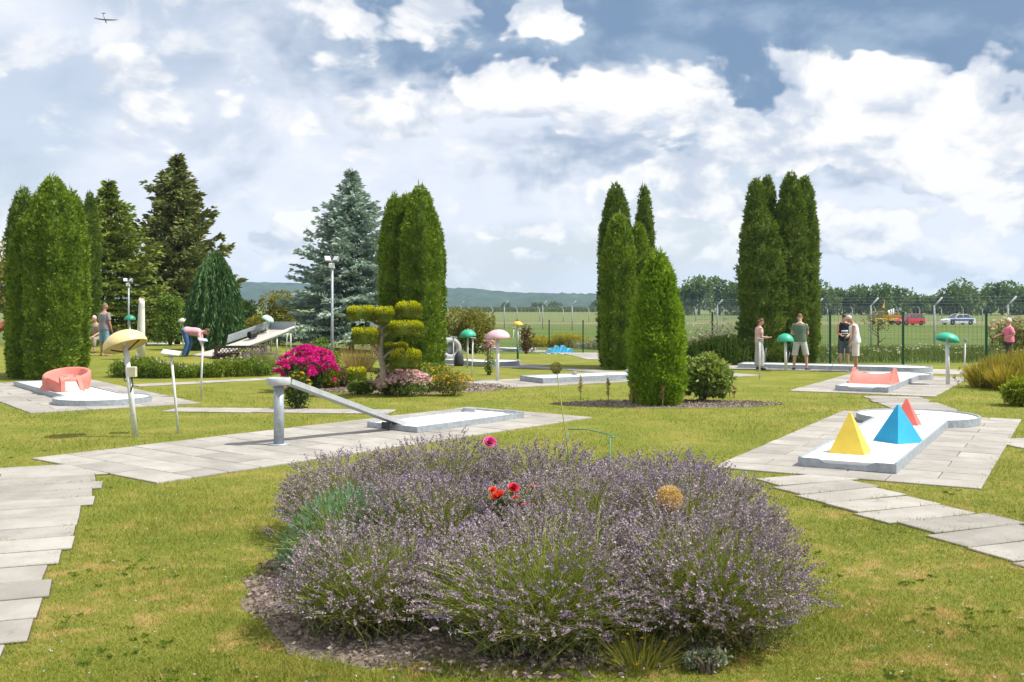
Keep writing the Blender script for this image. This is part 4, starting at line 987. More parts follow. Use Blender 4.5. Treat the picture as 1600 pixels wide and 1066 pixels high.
broadleaf('yellowish_tree', 'yellowish tree at the picture edge behind the thuja columns', W(-6, 60), (520 - 352) * mpp(60), 2.9, 50, LEAFO, .20, 4500, 24)
# far deciduous tree line on the airfield side
FAR_LB = ['tree next to the small thuja in the far tree line', 'tallest tree of the far line between small and dark thujas', 'second broad tree of the far line between small and dark thujas', 'tree of the far line just before the dark thujas',
          'tree of the far line directly past the dark thujas', 'low gap tree of the far line above the two men', 'tree of the far line above the older man', 'tree of the far line above the yellow truck', 'broad tree of the far line above the red car', 'small tree in the dip of the far line past the red car',
          'smallest tree in the dip of the far line', 'tree of the far line above the white car bonnet', 'tall round tree of the far line above the white car', 'lower tree between the two tall round trees of the far line', 'tall round tree of the far line near the spirea bush', 'tree of the far line above the woman in pink',
          'last tree of the far line cut by the picture edge', 'far tree hidden mostly by the dark thujas, woman side', 'far tree peeping past the dark thujas, fence side', 'far tree hidden behind the dark thuja columns', 'low far tree hidden by the small thuja tip']
k = 0
for px, top, w_, y in ((1070, 447, 36, 300), (1092, 430, 46, 300), (1124, 433, 50, 306), (1152, 441, 38, 296), (1288, 438, 44, 300), (1318, 450, 46, 310), (1346, 446, 48, 305), (1374, 444, 44, 300), (1402, 445, 50, 310), (1432, 460, 34, 320), (1456, 462, 30, 330),
                       (1486, 446, 40, 300), (1508, 438, 54, 296), (1540, 450, 36, 310), (1566, 437, 54, 300), (1594, 446, 46, 306), (1620, 440, 46, 300), (1172, 452, 40, 315), (1260, 450, 46, 310)):
    p = W(px, y); H = CAMZ + (HY - top) * mpp(y) - p.z; k += 1
    broadleaf('far_tree', FAR_LB[k - 1], p, H, w_ * mpp(y) * 1.1, 60 + k, FARTREE, 1.0, 1500, 22, trunk=.02, group='tree line beyond the airfield', brf=.22)
for j, (px, top, w_, y) in enumerate(((866, 471, 22, 620), (846, 473, 14, 640), (835, 474, 10, 650), (930, 473, 16, 640), (790, 474, 12, 650))):
    p = W(px, y); broadleaf('field_tree', ['round field tree before the far hills, broadest of the five', 'small field tree just beside the broadest one', 'tiny outermost field tree before the far hills', 'field tree beside the middle thuja group', 'tiny field tree above the viburnum bush'][j], p, CAMZ + (HY - top) * mpp(y) - p.z, w_ * mpp(y), 90 + j, FARTREE, 1.3, 700, 14, trunk=.02, group='field trees before the hills')
# ------------------------------------------------------------------ lavender island bed
BED_C, BED_R = Vector((.05, 8.05)), (2.0, 2.28)
def mulch_material():
    m = bpy.data.materials.new('mulch_soil'); m.use_nodes = True; q = NT(m.node_tree); b = q.N['Principled BSDF']; geo = q.node('ShaderNodeNewGeometry'); pos = geo.outputs['Position']
    c = q.mix(q.sm(q.noise(pos, 30, 5, .65), .35, .65), (.11, .085, .068), (.29, .235, .19)); c = q.mix(q.sm(q.noise(pos, 3, 3), .45, .65, 0, .6), c, (.17, .13, .10))
    q.put(b.inputs['Base Color'], c); b.inputs['Roughness'].default_value = .95
    bp = q.node('ShaderNodeBump'); bp.inputs['Strength'].default_value = .9; bp.inputs['Distance'].default_value = .03; q.put(bp.inputs['Height'], q.noise(pos, 40, 4, .7)); q.Lk.new(bp.outputs[0], b.inputs['Normal'])
    return m
MULCH = mulch_material()
CHIPS = leafmat('bark_chips', (.12, .085, .065), (.46, .37, .30), transl=0, namt=.25, rough=.9)
def bed(name, c, rx, ry, nchips, seed, chip=.045, wob=.06):
    rng = np.random.default_rng(seed); n = 72; poly = []
    for i in range(n):
        a = 2 * math.pi * i / n; k = 1 + wob * math.sin(a * 3 + seed) + wob * .6 * math.sin(a * 7 + 1.3 * seed) + wob * .4 * rng.normal()
        poly.append((c[0] + math.cos(a) * rx * k, c[1] + math.sin(a) * ry * k))
    V = [(c[0], c[1], float(gz(*c)) + .03)]; z = lambda p, d: float(gz(p[0], p[1])) + d
    for f, d in ((.5, .03), (.85, .026), (1.0, .003)):
        for p in poly: x = c[0] + (p[0] - c[0]) * f; y = c[1] + (p[1] - c[1]) * f; V.append((x, y, z((x, y), d)))
    fs = [(0, 1 + i, 1 + (i + 1) % n) for i in range(n)]; b = MB()
    for r in range(2):
        for i in range(n): fs.append((1 + r * n + i, 1 + (r + 1) * n + i, 1 + (r + 1) * n + (i + 1) % n, 1 + r * n + (i + 1) % n))
    b.add(V, fs, True); tag(b.build(name, MULCH), kind='structure'); add_hole(poly)
    g = LM(); a = rng.random(nchips) * 6.28; r = np.sqrt(rng.random(nchips)) * 1.03
    C = np.stack([c[0] + np.cos(a) * rx * r, c[1] + np.sin(a) * ry * r, 0 * a], 1); C[:, 2] = gz(C[:, 0], C[:, 1]) + .012 + .022 * np.minimum(1, (1.05 - r) * 4) + rng.random(nchips) * .008
    D = rng.normal(0, 1, (nchips, 3)); D[:, 2] *= .22; up = np.array([0, 0, 1.]) + rng.normal(0, .35, (nchips, 3))
    g.leaves(C, D, chip * rng.uniform(.5, 1.5, nchips), chip * .5 * rng.uniform(.5, 1.3, nchips), rng, side=np.cross(up, D), wide=.5, cup=-.08)
    tag(g.build('bark_mulch', CHIPS), 'loose bark mulch chips lying on a flower bed', 'mulch', kind='stuff')
bed('flower_bed_soil', BED_C, *BED_R, 14000, 3)

LAVF = leafmat('lavender_flower', (0.1591, 0.1181, 0.1648), (0.4678, 0.3894, 0.4293), tip=(.22, .17, .38), transl=.15, namt=.35, nscale=1.6)
LAVS = leafmat('lavender_stem', (0.1344, 0.1782, 0.0330), (0.3248, 0.3565, 0.0825), tip=(.19, .13, .085), transl=.25, nscale=2.0)
LAVL = leafmat('lavender_leaf', (.11, .14, .085), (.27, .30, .20), transl=.2, nscale=2.0)
LAVT = leafmat('lavender_teal_leaf', (.09, .20, .10), (.20, .36, .20), transl=.25, nscale=2.0)
def lavender(label, x, y, r, h, seed, ns=1000, flow=.85, violet=.10, teal=False, lean=(0, 0), open_=1.0):
    rng = np.random.default_rng(seed); t = thing('lavender_plant', label, 'lavender', (x, y, .02), group='lavender plants of the island bed')
    ct = rng.random(ns) ** .8; ph = np.arccos(np.clip(1 - ct * (1 - math.cos(R(76))), -1, 1)); an = rng.random(ns) * 6.28
    d = np.stack([np.sin(ph) * np.cos(an), np.sin(ph) * np.sin(an), np.cos(ph)], 1)
    k = rng.uniform(.76, 1.06, ns) * (1 + .10 * nz(d * 1.0, 3.2, seed)); tipp = d * np.array([r, r, h]) * k[:, None] * np.array([1.05, 1.05, 1]); tipp[:, 2] += .06
    tipp[:, :2] += np.array(lean) * h
    base = np.stack([rng.normal(0, r * .22, ns), rng.normal(0, r * .22, ns), rng.uniform(.0, .06, ns)], 1); base[:, :2] += d[:, :2] * r * .20
    mid = base * .45 + tipp * .55 + np.stack([0 * an, 0 * an, .10 * h * rng.uniform(.3, 1.3, ns)], 1) + rng.normal(0, .02, (ns, 3))
    g = LM(); g.ribbons(base, mid, tipp, .0052, rng, seg=3, taper=.7); 
    # thin non-flowering grass-green shoots
    n2 = int(ns * .8); i2 = rng.integers(0, ns, n2); g.ribbons(base[i2], mid[i2] + rng.normal(0, .03, (n2, 3)), (tipp * rng.uniform(.55, .9, (ns, 1)))[i2] + rng.normal(0, .04, (n2, 3)), .007, rng, seg=2, taper=.3)
    o = g.build('stems', LAVS, t); o['kind'] = 'stuff'
    fl = rng.random(ns) < flow * np.clip(1.25 - .55 * (ph / 1.3) ** 2, .3, 1); T = tipp[fl]; ax = unit(T - mid[fl]); ax = unit(ax + rng.normal(0, .10, ax.shape)); n = len(T); g = LM(); ln = rng.uniform(.055, .115, n); col = np.clip(rng.random(n) * .8 + .1, 0, 1); vio = (rng.random(n) < violet) * rng.uniform(.5, 1, n)
    for w in range(5):
        f = (w + rng.uniform(-.15, .15, n)) / 4.6; P = T + ax * (ln * (f - .15))[:, None]
        for j in range(4):
            D = ax * rng.uniform(.5, 1.1, (n, 1)) + rv(n, rng) * .9; sz = .0180 * (1 - .35 * f) * rng.uniform(.75, 1.3, n)
            g.leaves(P + rng.normal(0, .0018, (n, 3)), D, sz, sz * .72, rng, r=np.clip(col + rng.normal(0, .22, n), 0, 1), tip=vio)
    o = g.build('flower_spikes', LAVF, t); o['kind'] = 'stuff'
    n = int(2200 * (r / .7) ** 2); d2 = rv(n, rng); d2[:, 2] = np.abs(d2[:, 2]); P = d2 * np.array([r * .80, r * .80, h * .55]) * (rng.uniform(.5, 1, n) ** .6)[:, None]; P[:, 2] += .01
    g = LM(); D = d2 * .6 + np.array([0, 0, .8]) + rng.normal(0, .45, (n, 3)); g.leaves(P, D, rng.uniform(.03, .065, n), .0085, rng)
    if teal:
        n = 2600; d2 = rv(n, rng); d2[:, 2] = np.abs(d2[:, 2]); P = d2 * np.array([r * .95, r * .95, h * .95]) * (rng.uniform(.6, 1, n) ** .5)[:, None]; g.leaves(P, d2 + np.array([0, 0, .9]) + rng.normal(0, .35, (n, 3)), rng.uniform(.05, .09, n), .010, rng)
    o = g.build('foliage', LAVT if teal else LAVL, t); o['kind'] = 'stuff'
    if y < 7.0:          # dead brown twigs low on the front clumps
        n = 260; a = rng.normal(-1.6, .55, n); q_ = rng.uniform(.35, .95, n); B = np.stack([np.cos(a) * r * .4, np.sin(a) * r * .4, 0 * a + .02], 1); T = np.stack([np.cos(a) * r * q_, np.sin(a) * r * q_, h * rng.uniform(.12, .42, n)], 1)
        g = LM(); g.ribbons(B, (B + T) / 2 + np.array([0, 0, .05]), T, .006, rng, seg=2); C = T + rng.normal(0, .02, T.shape); g.leaves(C, rv(n, rng) + np.array([0, 0, .5]), .04, .012, rng); o = g.build('dead_twigs', leafmat('dead_lavender', (.11, .08, .06), (.28, .22, .17)), t); o['kind'] = 'stuff'
    # woody crown at the foot
    w_ = MB()
    for k_ in range(14):
        a = 6.28 * k_ / 14 + rng.random(); w_.tube([(math.cos(a) * .05, math.sin(a) * .05, -.01), (math.cos(a) * r * .35, math.sin(a) * r * .35, .07 + .06 * rng.random()), (math.cos(a) * r * .62, math.sin(a) * r * .62, .14 + .1 * rng.random())], [.012, .008, .004], 5)
    w_.build('woody_base', mat('lavender_wood', (.13, .10, .08), .9, .3, 15.), t)
    return t
lav = [('front lavender clump at the corner nearest the slab path', -1.00, 6.95, .55, .56, 1, 950, .62, .05, False), ('front lavender clump in the middle, greenest stems splayed', .15, 6.80, .82, .66, 2, 1250, .85, .06, False),
       ('front lavender clump on the pyramid side, grey flowered', 1.26, 6.85, .69, .68, 3, 1200, .85, .08, False), ('lavender clump with teal foliage on the path side', -1.36, 8.10, .64, .64, 4, 420, .35, .12, True),
       ('dark lavender clump left of the orange roses', -.62, 8.05, .62, .66, 5, 1050, .9, .06, False), ('tall lavender clump between roses and dried allium', .50, 8.05, .78, .70, 6, 1300, .92, .05, False),
       ('lavender clump beside the dried allium on the pyramid side', 1.38, 8.00, .72, .70, 7, 1250, .95, .20, False), ('rear lavender clump on the pole ramp side', -1.52, 9.35, .72, .62, 8, 1100, .9, .08, False),
       ('rear lavender clump below the pink rose', -.72, 9.75, .78, .70, 9, 1250, .95, .04, False), ('rear lavender clump beside the wire hoop', .34, 9.55, .76, .66, 10, 1200, .95, .05, False),
       ('rear lavender clump at the lawn on the pyramid side', 1.30, 9.25, .78, .66, 11, 1250, .95, .25, False)]
for lb, x, y, r, h, sd, ns, fl, vi, te in lav:
    if y < 7.2: x, y = x * .955 + .03, y - .30
    elif x < -1.3: x += .14
    lavender(lb, x, y, r * 1.06, h * 1.03, sd, int(ns * 1.55), fl, vi * .6, te)
# roses -----------------------------------------------------------------------------
def rose_head(b, c, s, rng):
    for ring, (k, op) in enumerate(((4, .12), (6, .38), (7, .68), (8, .95))):
        for j in range(k):
            a = 6.28 * j / k + ring * .7 + rng.random() * .3; o_ = Vector((math.cos(a), math.sin(a), 0)); sd = Vector((-math.sin(a), math.cos(a), 0)); r0 = s * .12; hh = s * (.80 - .13 * ring)
            p0 = Vector(c) + o_ * r0; p1 = Vector(c) + o_ * (r0 + s * .45 * op) + Vector((0, 0, hh * .55)); p2 = Vector(c) + o_ * (r0 + s * .85 * op) + Vector((0, 0, hh)); w = s * (.28 + .12 * ring)
            b.add([p0 - sd * w * .4, p0 + sd * w * .4, p1 + sd * w, p1 - sd * w, p2 + sd * w * .7, p2 - sd * w * .7], [(0, 1, 2, 3), (3, 2, 4, 5)], True)
def rose(label, x, y, heads, m, h, seed):
    rng = random.Random(seed); t = thing('rose_bush', label, 'rose', (x, y, .02)); r2 = np.random.default_rng(seed); st = MB(); g = LM()
    for i, (hx, hy, hz, s, mm) in enumerate(heads):
        st.tube([(hx * .2, hy * .2, 0), (hx * .6, hy * .6, hz * .6), (hx, hy, hz)], [.006, .005, .004], 5)
        b = MB(); rose_head(b, (0, 0, 0), s, rng); b.build('rose_bloom', mm or m, t, loc=(hx, hy, hz), rot=(R(rng.uniform(10, 50)), R(rng.uniform(-25, 25)), 0))
        n = 14; C = np.stack([hx * .9 + r2.normal(0, .05, n), hy * .9 + r2.normal(0, .05, n), hz - r2.uniform(.03, .22, n)], 1); g.leaves(C, rv(n, r2) + np.array([0, -.2, .1]), .055, .036, r2)
    st.build('stems', LEAFG, t); g.build('leaves', leafmat('rose_leaf', (.06, .11, .015), (.17, .22, .03)), t)
ROSO = mat('rose_orange', (.80, .13, .07), .5, .15, 30.); ROSR = mat('rose_red', (.55, .03, .05), .5, .15, 30.); ROSP = mat('rose_pink', (.72, .10, .30), .5, .2, 30.)
def wp(px, py, y): v = W(px, y, py); return v
def heads_at(x, y, lst): return [(wp(px, py, y + dy).x - x, dy, wp(px, py, y + dy).z - .02, s, m) for px, py, dy, s, m in lst]
rose('orange red rose cluster blooming among the lavender', -.12, 8.45, heads_at(-.12, 8.45, [(779, 777, -.72, .062, ROSO), (770, 767, -.68, .034, ROSO), (802, 764, -.66, .046, ROSR), (806, 779, -.70, .030, ROSO), (822, 791, -.78, .038, ROSR), (833, 762, -.6, .034, mat('rose_salmon', (.75, .22, .22), .5, .15, 30.))]), ROSO, .8, 5)
rose('single pink rose at the back of the lavender', -.25, 10.1, heads_at(-.25, 10.1, [(765, 693, -.1, .07, ROSP)]), ROSP, .8, 6)
# dried allium, green-yellow allium on its long stem, wire hoop --------------------------
def allium(label, px, py, y, r, bx, m, stemm, n=520, seed=3):
    rng = np.random.default_rng(seed); top = W(px, y, py); base = W(bx, y); t = thing('allium_seedhead', label, 'flower', base); d = top - base
    b = MB(); b.tube([(0, 0, 0), d * .5 + Vector((-.01, 0, 0)), d], [.006, .005, .004], 6); b.build('stem', stemm, t)
    g = LM(); u = rv(n, rng); g.leaves(np.array(d) + u * r * .15, u, r * rng.uniform(.7, 1.0, n), r * .035, rng); C = np.array(d) + u * (r * rng.uniform(.78, 1.0, n))[:, None]
    for j in range(3): g.leaves(C, u + rv(n, rng) * .9, r * .26, r * .11, rng)
    g.build('flower_ball', m, t)
STRAW = leafmat('dry_straw', (.22, .14, .055), (.52, .38, .17), transl=.2); STRAWM = mat('straw_stem', (.40, .31, .15), .8, .2, 20.)
allium('round straw coloured allium seed head above the lavender', 1046, 780, 6.95, .082, 1015, leafmat('pale_straw', (.50, .36, .16), (.85, .66, .36), transl=.35), STRAWM)
allium('green yellow allium ball on a long bent stem', 869, 575, 9.0, .048, 912, leafmat('lime_bud', (.16, .16, .03), (.34, .33, .10)), mat('lime_stem', (.26, .28, .05), .6), 300, 4)
p = W(920, 9.9); t = thing('wire_hoop', 'thin green wire hoop standing at the back of the lavender', 'plant support', p)
a = W(887, 9.9, 671) - p; c = W(953, 9.5, 684) - p; b = MB(); HOOP = mat('green_wire', (.10, .26, .17), .4, .1)
b.tube([(a.x, 0, 0), a], .006, 6); b.build('leg', HOOP, t); b = MB(); b.tube([(c.x, c.y, 0), c], .006, 6); b.build('leg', HOOP, t)
b = MB(); b.tube([a, a.lerp(c, .35) + Vector((.05, .15, .01)), a.lerp(c, .7) + Vector((.11, .10, .0)), a.lerp(c, .9) + Vector((.09, .0, 0)), c], .006, 6); b.build('ring', HOOP, t)
# small companions at the front edge of the bed
def tuft(label, x, y, r, h, n, m, seed, flowers=None, name='small_plant', cat='plant', w=.008, spread=.6, tipf=0):
    rng = np.random.default_rng(seed); t = thing(name, label, cat, (x, y, float(gz(x, y)) + .01)); an = rng.random(n) * 6.28; q = np.sqrt(rng.random(n)); B = np.stack([np.cos(an) * q * r * .45, np.sin(an) * q * r * .45, 0 * an], 1)
    T = np.stack([np.cos(an) * q * r, np.sin(an) * q * r, h * rng.uniform(.55, 1.05, n) * (1 - .35 * q)], 1) + rng.normal(0, r * .08, (n, 3)); M_ = B * .4 + T * .6; M_[:, 2] = T[:, 2] * .8
    g = LM(); g.ribbons(B, M_, T, w, rng, seg=3, taper=.25); o = g.build('leaves', m, t); o['kind'] = 'stuff'
    if flowers:
        fm, k, s = flowers; i = rng.integers(0, n, k); g = LM()
        for j in range(7): g.leaves(T[i] + np.array([0, 0, .01]), rv(k, rng) * np.array([1, 1, .45]) + np.array([0, 0, .15]), s, s * .6, rng)
        o = g.build('flowers', fm, t); o['kind'] = 'stuff'
    return t
YELF = leafmat('yellow_petals', (.55, .33, .01), (.75, .52, .02), transl=.2); PNKF = leafmat('pink_petals', (0.5720, 0.2875, 0.3795), (0.8800, 0.6900, 0.7360), transl=.25); MAGF = leafmat('magenta_petals', (0.4860, 0.0104, 0.2025), (0.9000, 0.0390, 0.4455), transl=.2, namt=.2)
tuft('yellow flowered weed at the front edge of the bed', .74, 5.92, .30, .24, 260, leafmat('weed_leaf', (.12, .15, .02), (.28, .27, .05)), 71, (YELF, 10, .014), w=.006)
shrub('small_plant', 'grey green leafy plant low at the front of the bed', 1105, 1050, 1016, 80, 72, LAVL, .03, 500, nb=9, cat='plant')
tuft('fresh green weed tuft at the bed edge', -.12, 6.12, .12, .09, 120, LEAFG, 73)
tuft('fresh green weed beneath the middle lavender', .30, 6.2, .22, .10, 240, LEAFG, 74)

# ------------------------------------------------------------------ mixed bed with topiary, phlox and pink mound
c = G(612, 609); BED2 = (c.x, c.y + .6)
bed('flower_bed_soil', BED2, 3.0, 1.6, 3500, 5, chip=.06)
c = G(1042, 632); bed('flower_bed_soil', (c.x + .05, c.y), 2.35, .75, 2600, 6, chip=.05)
def phlox():
    p = G(476, 611); s = mpp(p.y); t = thing('phlox_bush', 'magenta phlox in full bloom at the end of the mixed bed', 'flower', p); rng = np.random.default_rng(81); H = 64 * s
    n = 500; an = rng.random(n) * 6.28; q = np.sqrt(rng.random(n)); rx = 46 * s
    B = np.stack([np.cos(an) * q * rx * .45, np.sin(an) * q * rx * .4, 0 * an], 1); T = np.stack([np.cos(an) * q * rx * .95, np.sin(an) * q * rx * .8, H * rng.uniform(.45, .85, n)], 1)
    g = LM(); g.ribbons(B, (B + T) / 2, T, .014, rng, seg=2)
    n = 4500; k = rng.integers(0, 500, n); f = rng.uniform(.15, 1, n)[:, None]; C = B[k] * (1 - f) + T[k] * f; g.leaves(C, rv(n, rng) + np.array([0, 0, -.1]), .10, .032, rng); o = g.build('foliage', LEAFD, t)
    hm = None
    spots = []
    for px, py, k in ((445, 566, 1), (452, 556, 1.2), (462, 550, 1.2), (470, 546, 1.2), (478, 545, 1.3), (487, 546, 1.3), (496, 549, 1.2), (505, 551, 1.2), (513, 553, 1.0), (458, 564, 1.2), (468, 558, 1.3), (480, 556, 1.4), (491, 557, 1.4), (502, 560, 1.2), (510, 562, 1.1), (437, 570, 1.0), (447, 574, 1.0),
                      (459, 570, .9), (473, 566, 1.2), (487, 563, 1.2), (499, 568, 1.0), (508, 573, .9), (471, 578, 1.1), (487, 576, 1.1), (488, 584, 1.3), (493, 581, 1.0), (517, 566, 1.0), (521, 572, 1.0), (524, 576, .9), (436, 580, .9), (430, 581, .7), (442, 560, .9), (519, 559, .8), (484, 550, 1.1), (443, 586, .7), (523, 594, .6), (506, 578, .7)):
        dy = rng.uniform(-.75, -.25) if py > 560 else rng.uniform(-.3, .4)
        spots.append((px, py, dy, k))
    g = LM(); n = 130; u = rv(n, rng); u[:, 2] = np.abs(u[:, 2]) * 1.1 - .25; g.leaves(u * .055, u + rv(n, rng) * .7, .045, .042, rng, cup=.2); hm = g.mesh('flower_head'); hm.materials.append(MAGF)
    for px, py, dy, k in spots:
        w = W(px, p.y + dy, py) - p; o = obj('flower_head', hm, None, t, loc=w, rot=(rng.uniform(-.3, .3), rng.uniform(-.3, .3), rng.random() * 6), scale=(1.15 * k,) * 3)
    # yellow companions
phlox()
def flower_clump(label, px, base, top, wpx, seed, lm, fm, nf, fs, name='flower_clump', leaf=.05, nl=2600, cat='flower', depth=None, topf=.55, ryf=.8, stemh=.0):
    t, p, H, rx, rng = shrub(name, label, px, base, top, wpx, seed, lm, leaf, nl, depth=depth, nb=20, cat=cat, stems=5, ryf=ryf)
    u = rv(nf, rng); u[:, 2] = np.abs(u[:, 2]); C = u * np.array([rx, rx * ryf, H * (1 - topf)]) * rng.uniform(.85, 1.03, (nf, 1)); C[:, 2] = np.maximum(C[:, 2], 0) + H * topf
    k = np.sqrt(np.clip(1 - (C[:, 0] / rx / 1.05) ** 2 - (C[:, 1] / rx / ryf / 1.05) ** 2, 0.05, 1)); C[:, 2] = H * (topf + (1 - topf) * k) * rng.uniform(.82, 1.03, nf) + stemh
    g = LM()
    for j in range(8): g.leaves(C, rv(nf, rng) * np.array([1, 1, .5]) + np.array([0, 0, .22]), fs * rng.uniform(.7, 1.2, nf), fs * .7, rng)
    o = g.build('flowers', fm, t); o['kind'] = 'stuff'; return t
flower_clump('pink white flower mound in front of the topiary trunk', 632, 618, 578, 92, 82, LEAFG, PNKF, 420, .055, topf=.35)
flower_clump('yellow and rust flowered clump at the end of the mixed bed', 706, 618, 580, 70, 83, LEAFO, YELF, 60, .045, topf=.4)
flower_clump('yellow daisies low beside the magenta phlox', 466, 612, 580, 44, 84, LEAFD, YELF, 34, .05, topf=.3, depth=20.6)
flower_clump('orange yellow daisies behind the pink white mound', 676, 600, 566, 60, 85, LEAFG, YELF, 50, .04, topf=.5, depth=24.8)
shrub('box_shrub', 'small fresh green clipped shrub before the pink white mound', 562, 616, 594, 44, 86, leafmat('fresh_leaf', (.07, .13, .012), (.17, .25, .02)), .05, 2200, nb=14)
shrub('dry_perennial', 'faded brownish perennials between phlox and topiary', 535, 606, 572, 66, 87, leafmat('faded_stalk', (.11, .085, .045), (.24, .19, .10)), .06, 2200, nb=22)
p = G(552, 590); tuft('tall dry grass with pale seed stalks behind the topiary', p.x - .2, p.y + 2.2, .85, 1.15, 420, STRAW, 88, name='dry_grass', w=.012)
p = G(650, 610); shrub('dry_perennial', 'reddish faded perennials beside the topiary trunk', 605, 603, 574, 60, 89, leafmat('rusty_leaf', (.10, .07, .03), (.21, .16, .06)), .06, 1600, nb=18, depth=23.8)
# cloud-pruned topiary
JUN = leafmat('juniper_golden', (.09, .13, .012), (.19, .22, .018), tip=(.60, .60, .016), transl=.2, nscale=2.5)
def topiary():
    y0 = 23.4; p = W(600, y0); s = mpp(y0); t = thing('cloud_topiary', 'golden juniper pruned into clouds on a crooked pale trunk', 'tree', p); rng = np.random.default_rng(91)
    L = lambda px, py, dy=0: W(px, y0 + dy, py) - p
    TB = mat('pale_bark', (.30, .255, .20), .85, .35, 12., bump=.4, bscale=30)
    b = MB(); b.tube([L(600, 606), L(599, 590), L(599, 575), L(595, 558), L(594, 540), L(596, 522), L(594, 508), L(589, 497)], [.10, .085, .075, .07, .06, .05, .04, .03], 10); b.build('trunk', TB, t)
    for pts in ([(596, 515), (608, 506), (620, 498), (630, 488)], [(595, 528), (606, 521), (620, 517)], [(597, 552), (588, 545), (580, 538), (572, 528)], [(600, 576), (611, 568), (622, 566)], [(598, 562), (606, 553), (616, 546)], [(594, 508), (582, 502), (566, 494)], [(592, 505), (598, 498), (602, 492)], [(600, 600), (585, 597), (570, 592), (558, 588)]):
        b = MB(); b.tube([L(*q) for q in pts], [.04, .035, .028, .018][:len(pts)], 7); b.build('branch', TB, t)
    for x0, x1, yt, yb, dy in ((543, 587, 476, 500, 0), (586, 616, 477, 505, -.1), (550, 592, 509, 536, -.2), (619, 658, 468, 497, .1), (606, 661, 498, 524, -.1), (599, 637, 534, 552, .3), (610, 658, 542, 574, -.1), (543, 571, 573, 593, -.5)):
        c_ = L((x0 + x1) / 2, yb, dy); rx = (x1 - x0) / 2 * s; hh = (yb - yt) * s * .88; g = LM(); n = int(2400 * (rx / .3) * max(.6, hh / .35)); u = rv(n, rng); u[:, 2] = np.abs(u[:, 2])
        e = np.sign(u) * np.abs(u) ** .5; e = e / np.maximum(1, np.abs(e).max(1, keepdims=True)); lump = 1 + .06 * nz(u, 4., x0)
        C = e * np.array([rx, rx * .8, hh * .98]) * (lump * rng.uniform(.86, 1.0, n))[:, None]; under = rng.random(n) < .22; C[under, 2] *= -.10
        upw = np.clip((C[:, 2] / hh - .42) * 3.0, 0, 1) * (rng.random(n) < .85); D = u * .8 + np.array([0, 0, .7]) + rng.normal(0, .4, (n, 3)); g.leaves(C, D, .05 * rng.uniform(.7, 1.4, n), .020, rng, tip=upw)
        nh, nt_ = 16, 7; aa = np.tile(np.linspace(0, 6.28, nh, endpoint=False), nt_); ff = np.repeat(np.linspace(0, 1, nt_), nh); rr_ = np.cos(ff * math.pi / 2) ** .4 * .82; rr_[ff > .99] = .05
        V = np.stack([np.cos(aa) * rr_ * rx, np.sin(aa) * rr_ * rx * .8, np.sin(ff * math.pi / 2) ** .8 * hh * .84 + .02], 1); Q = [(i * nh + k, i * nh + (k + 1) % nh, (i + 1) * nh + (k + 1) % nh, (i + 1) * nh + k) for i in range(nt_ - 1) for k in range(nh)]; g.raw(V, Q, .3)
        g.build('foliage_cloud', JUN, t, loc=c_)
topiary()
# ------------------------------------------------------------------ flower strip before the jump ramp, small lavender
def strip_plants(name, label, pxs, h, wd, n, m, seed, leaf=.07, fm=None, nf=0, fs=.05, cat='flower border', up=.6, fz=1.0, w=None):
    """a border of perennials along a line of photo pixels"""
    rng = np.random.default_rng(seed); pts = [G(*q) for q in pxs]; A_ = np.array([(q.x, q.y) for q in pts]); seg = np.linalg.norm(np.diff(A_, axis=0), axis=1); cum = np.concatenate([[0], np.cumsum(seg)])
    o_ = pts[len(pts) // 2]; t = thing(name, label, cat, o_)
    def place(k):
        d = rng.random(k) * cum[-1]; x = np.interp(d, cum, A_[:, 0]) + rng.normal(0, wd * .2, k); y = np.interp(d, cum, A_[:, 1]) + rng.uniform(-wd / 2, wd / 2, k); hh = h * (.75 + .25 * np.sin(d * 1.9 + seed) * np.sin(d * .7)) * np.minimum(1, np.minimum(d, cum[-1] - d) / .5 + .5); return x - o_.x, y - o_.y, hh
    x, y, hh = place(n // 6); z = gz(x + o_.x, y + o_.y) - o_.z; B = np.stack([x, y, z], 1); T = B + np.stack([rng.normal(0, .08, len(x)), rng.normal(0, .08, len(x)), hh * rng.uniform(.7, 1.05, len(x))], 1)
    g = LM(); g.ribbons(B, (B + T) / 2 + rng.normal(0, .02, B.shape), T, w or .014, rng, seg=2)
    k = rng.integers(0, len(x), n); f = rng.random(n)[:, None] ** .7; C = B[k] * (1 - f) + T[k] * f; g.leaves(C, rv(n, rng) + np.array([0, 0, up]), leaf * rng.uniform(.6, 1.3, n), leaf * .33, rng); o = g.build('foliage', m, t); o['kind'] = 'stuff'
    if nf:
        k = rng.integers(0, len(x), nf); C = T[k] * 1.0; C[:, 2] = B[k, 2] + (T[k, 2] - B[k, 2]) * rng.uniform(.85, 1.15, nf) * fz; g = LM()
        for j in range(8): g.leaves(C, rv(nf, rng) + np.array([0, 0, .2]), fs * rng.uniform(.7, 1.2, nf), fs * .6, rng)
        o = g.build('flowers', fm, t); o['kind'] = 'stuff'
    return t
BRT = leafmat('bright_perennial', (0.0798, 0.1485, 0.0144), (0.2248, 0.2970, 0.0300), transl=.3)
strip_plants('flower_border', 'bright green perennial strip with pale pink blooms before the path', [(185, 588), (260, 590), (330, 589), (420, 586)], .62, .8, 9000, BRT, 101, .10, leafmat('pale_pink_petals', (.50, .36, .38), (.72, .62, .62)), 46, .055, fz=1.18)
p = G(404, 583); lavender('small faded lavender clump at the lattice planter', p.x, p.y + .3, .75, .72, 102, 700, .9, .05)
bpy.data.objects['lavender_plant.011']['group'] = 'lavender plants elsewhere'
bpy.data.objects['lavender_plant.011'].location.z = p.z
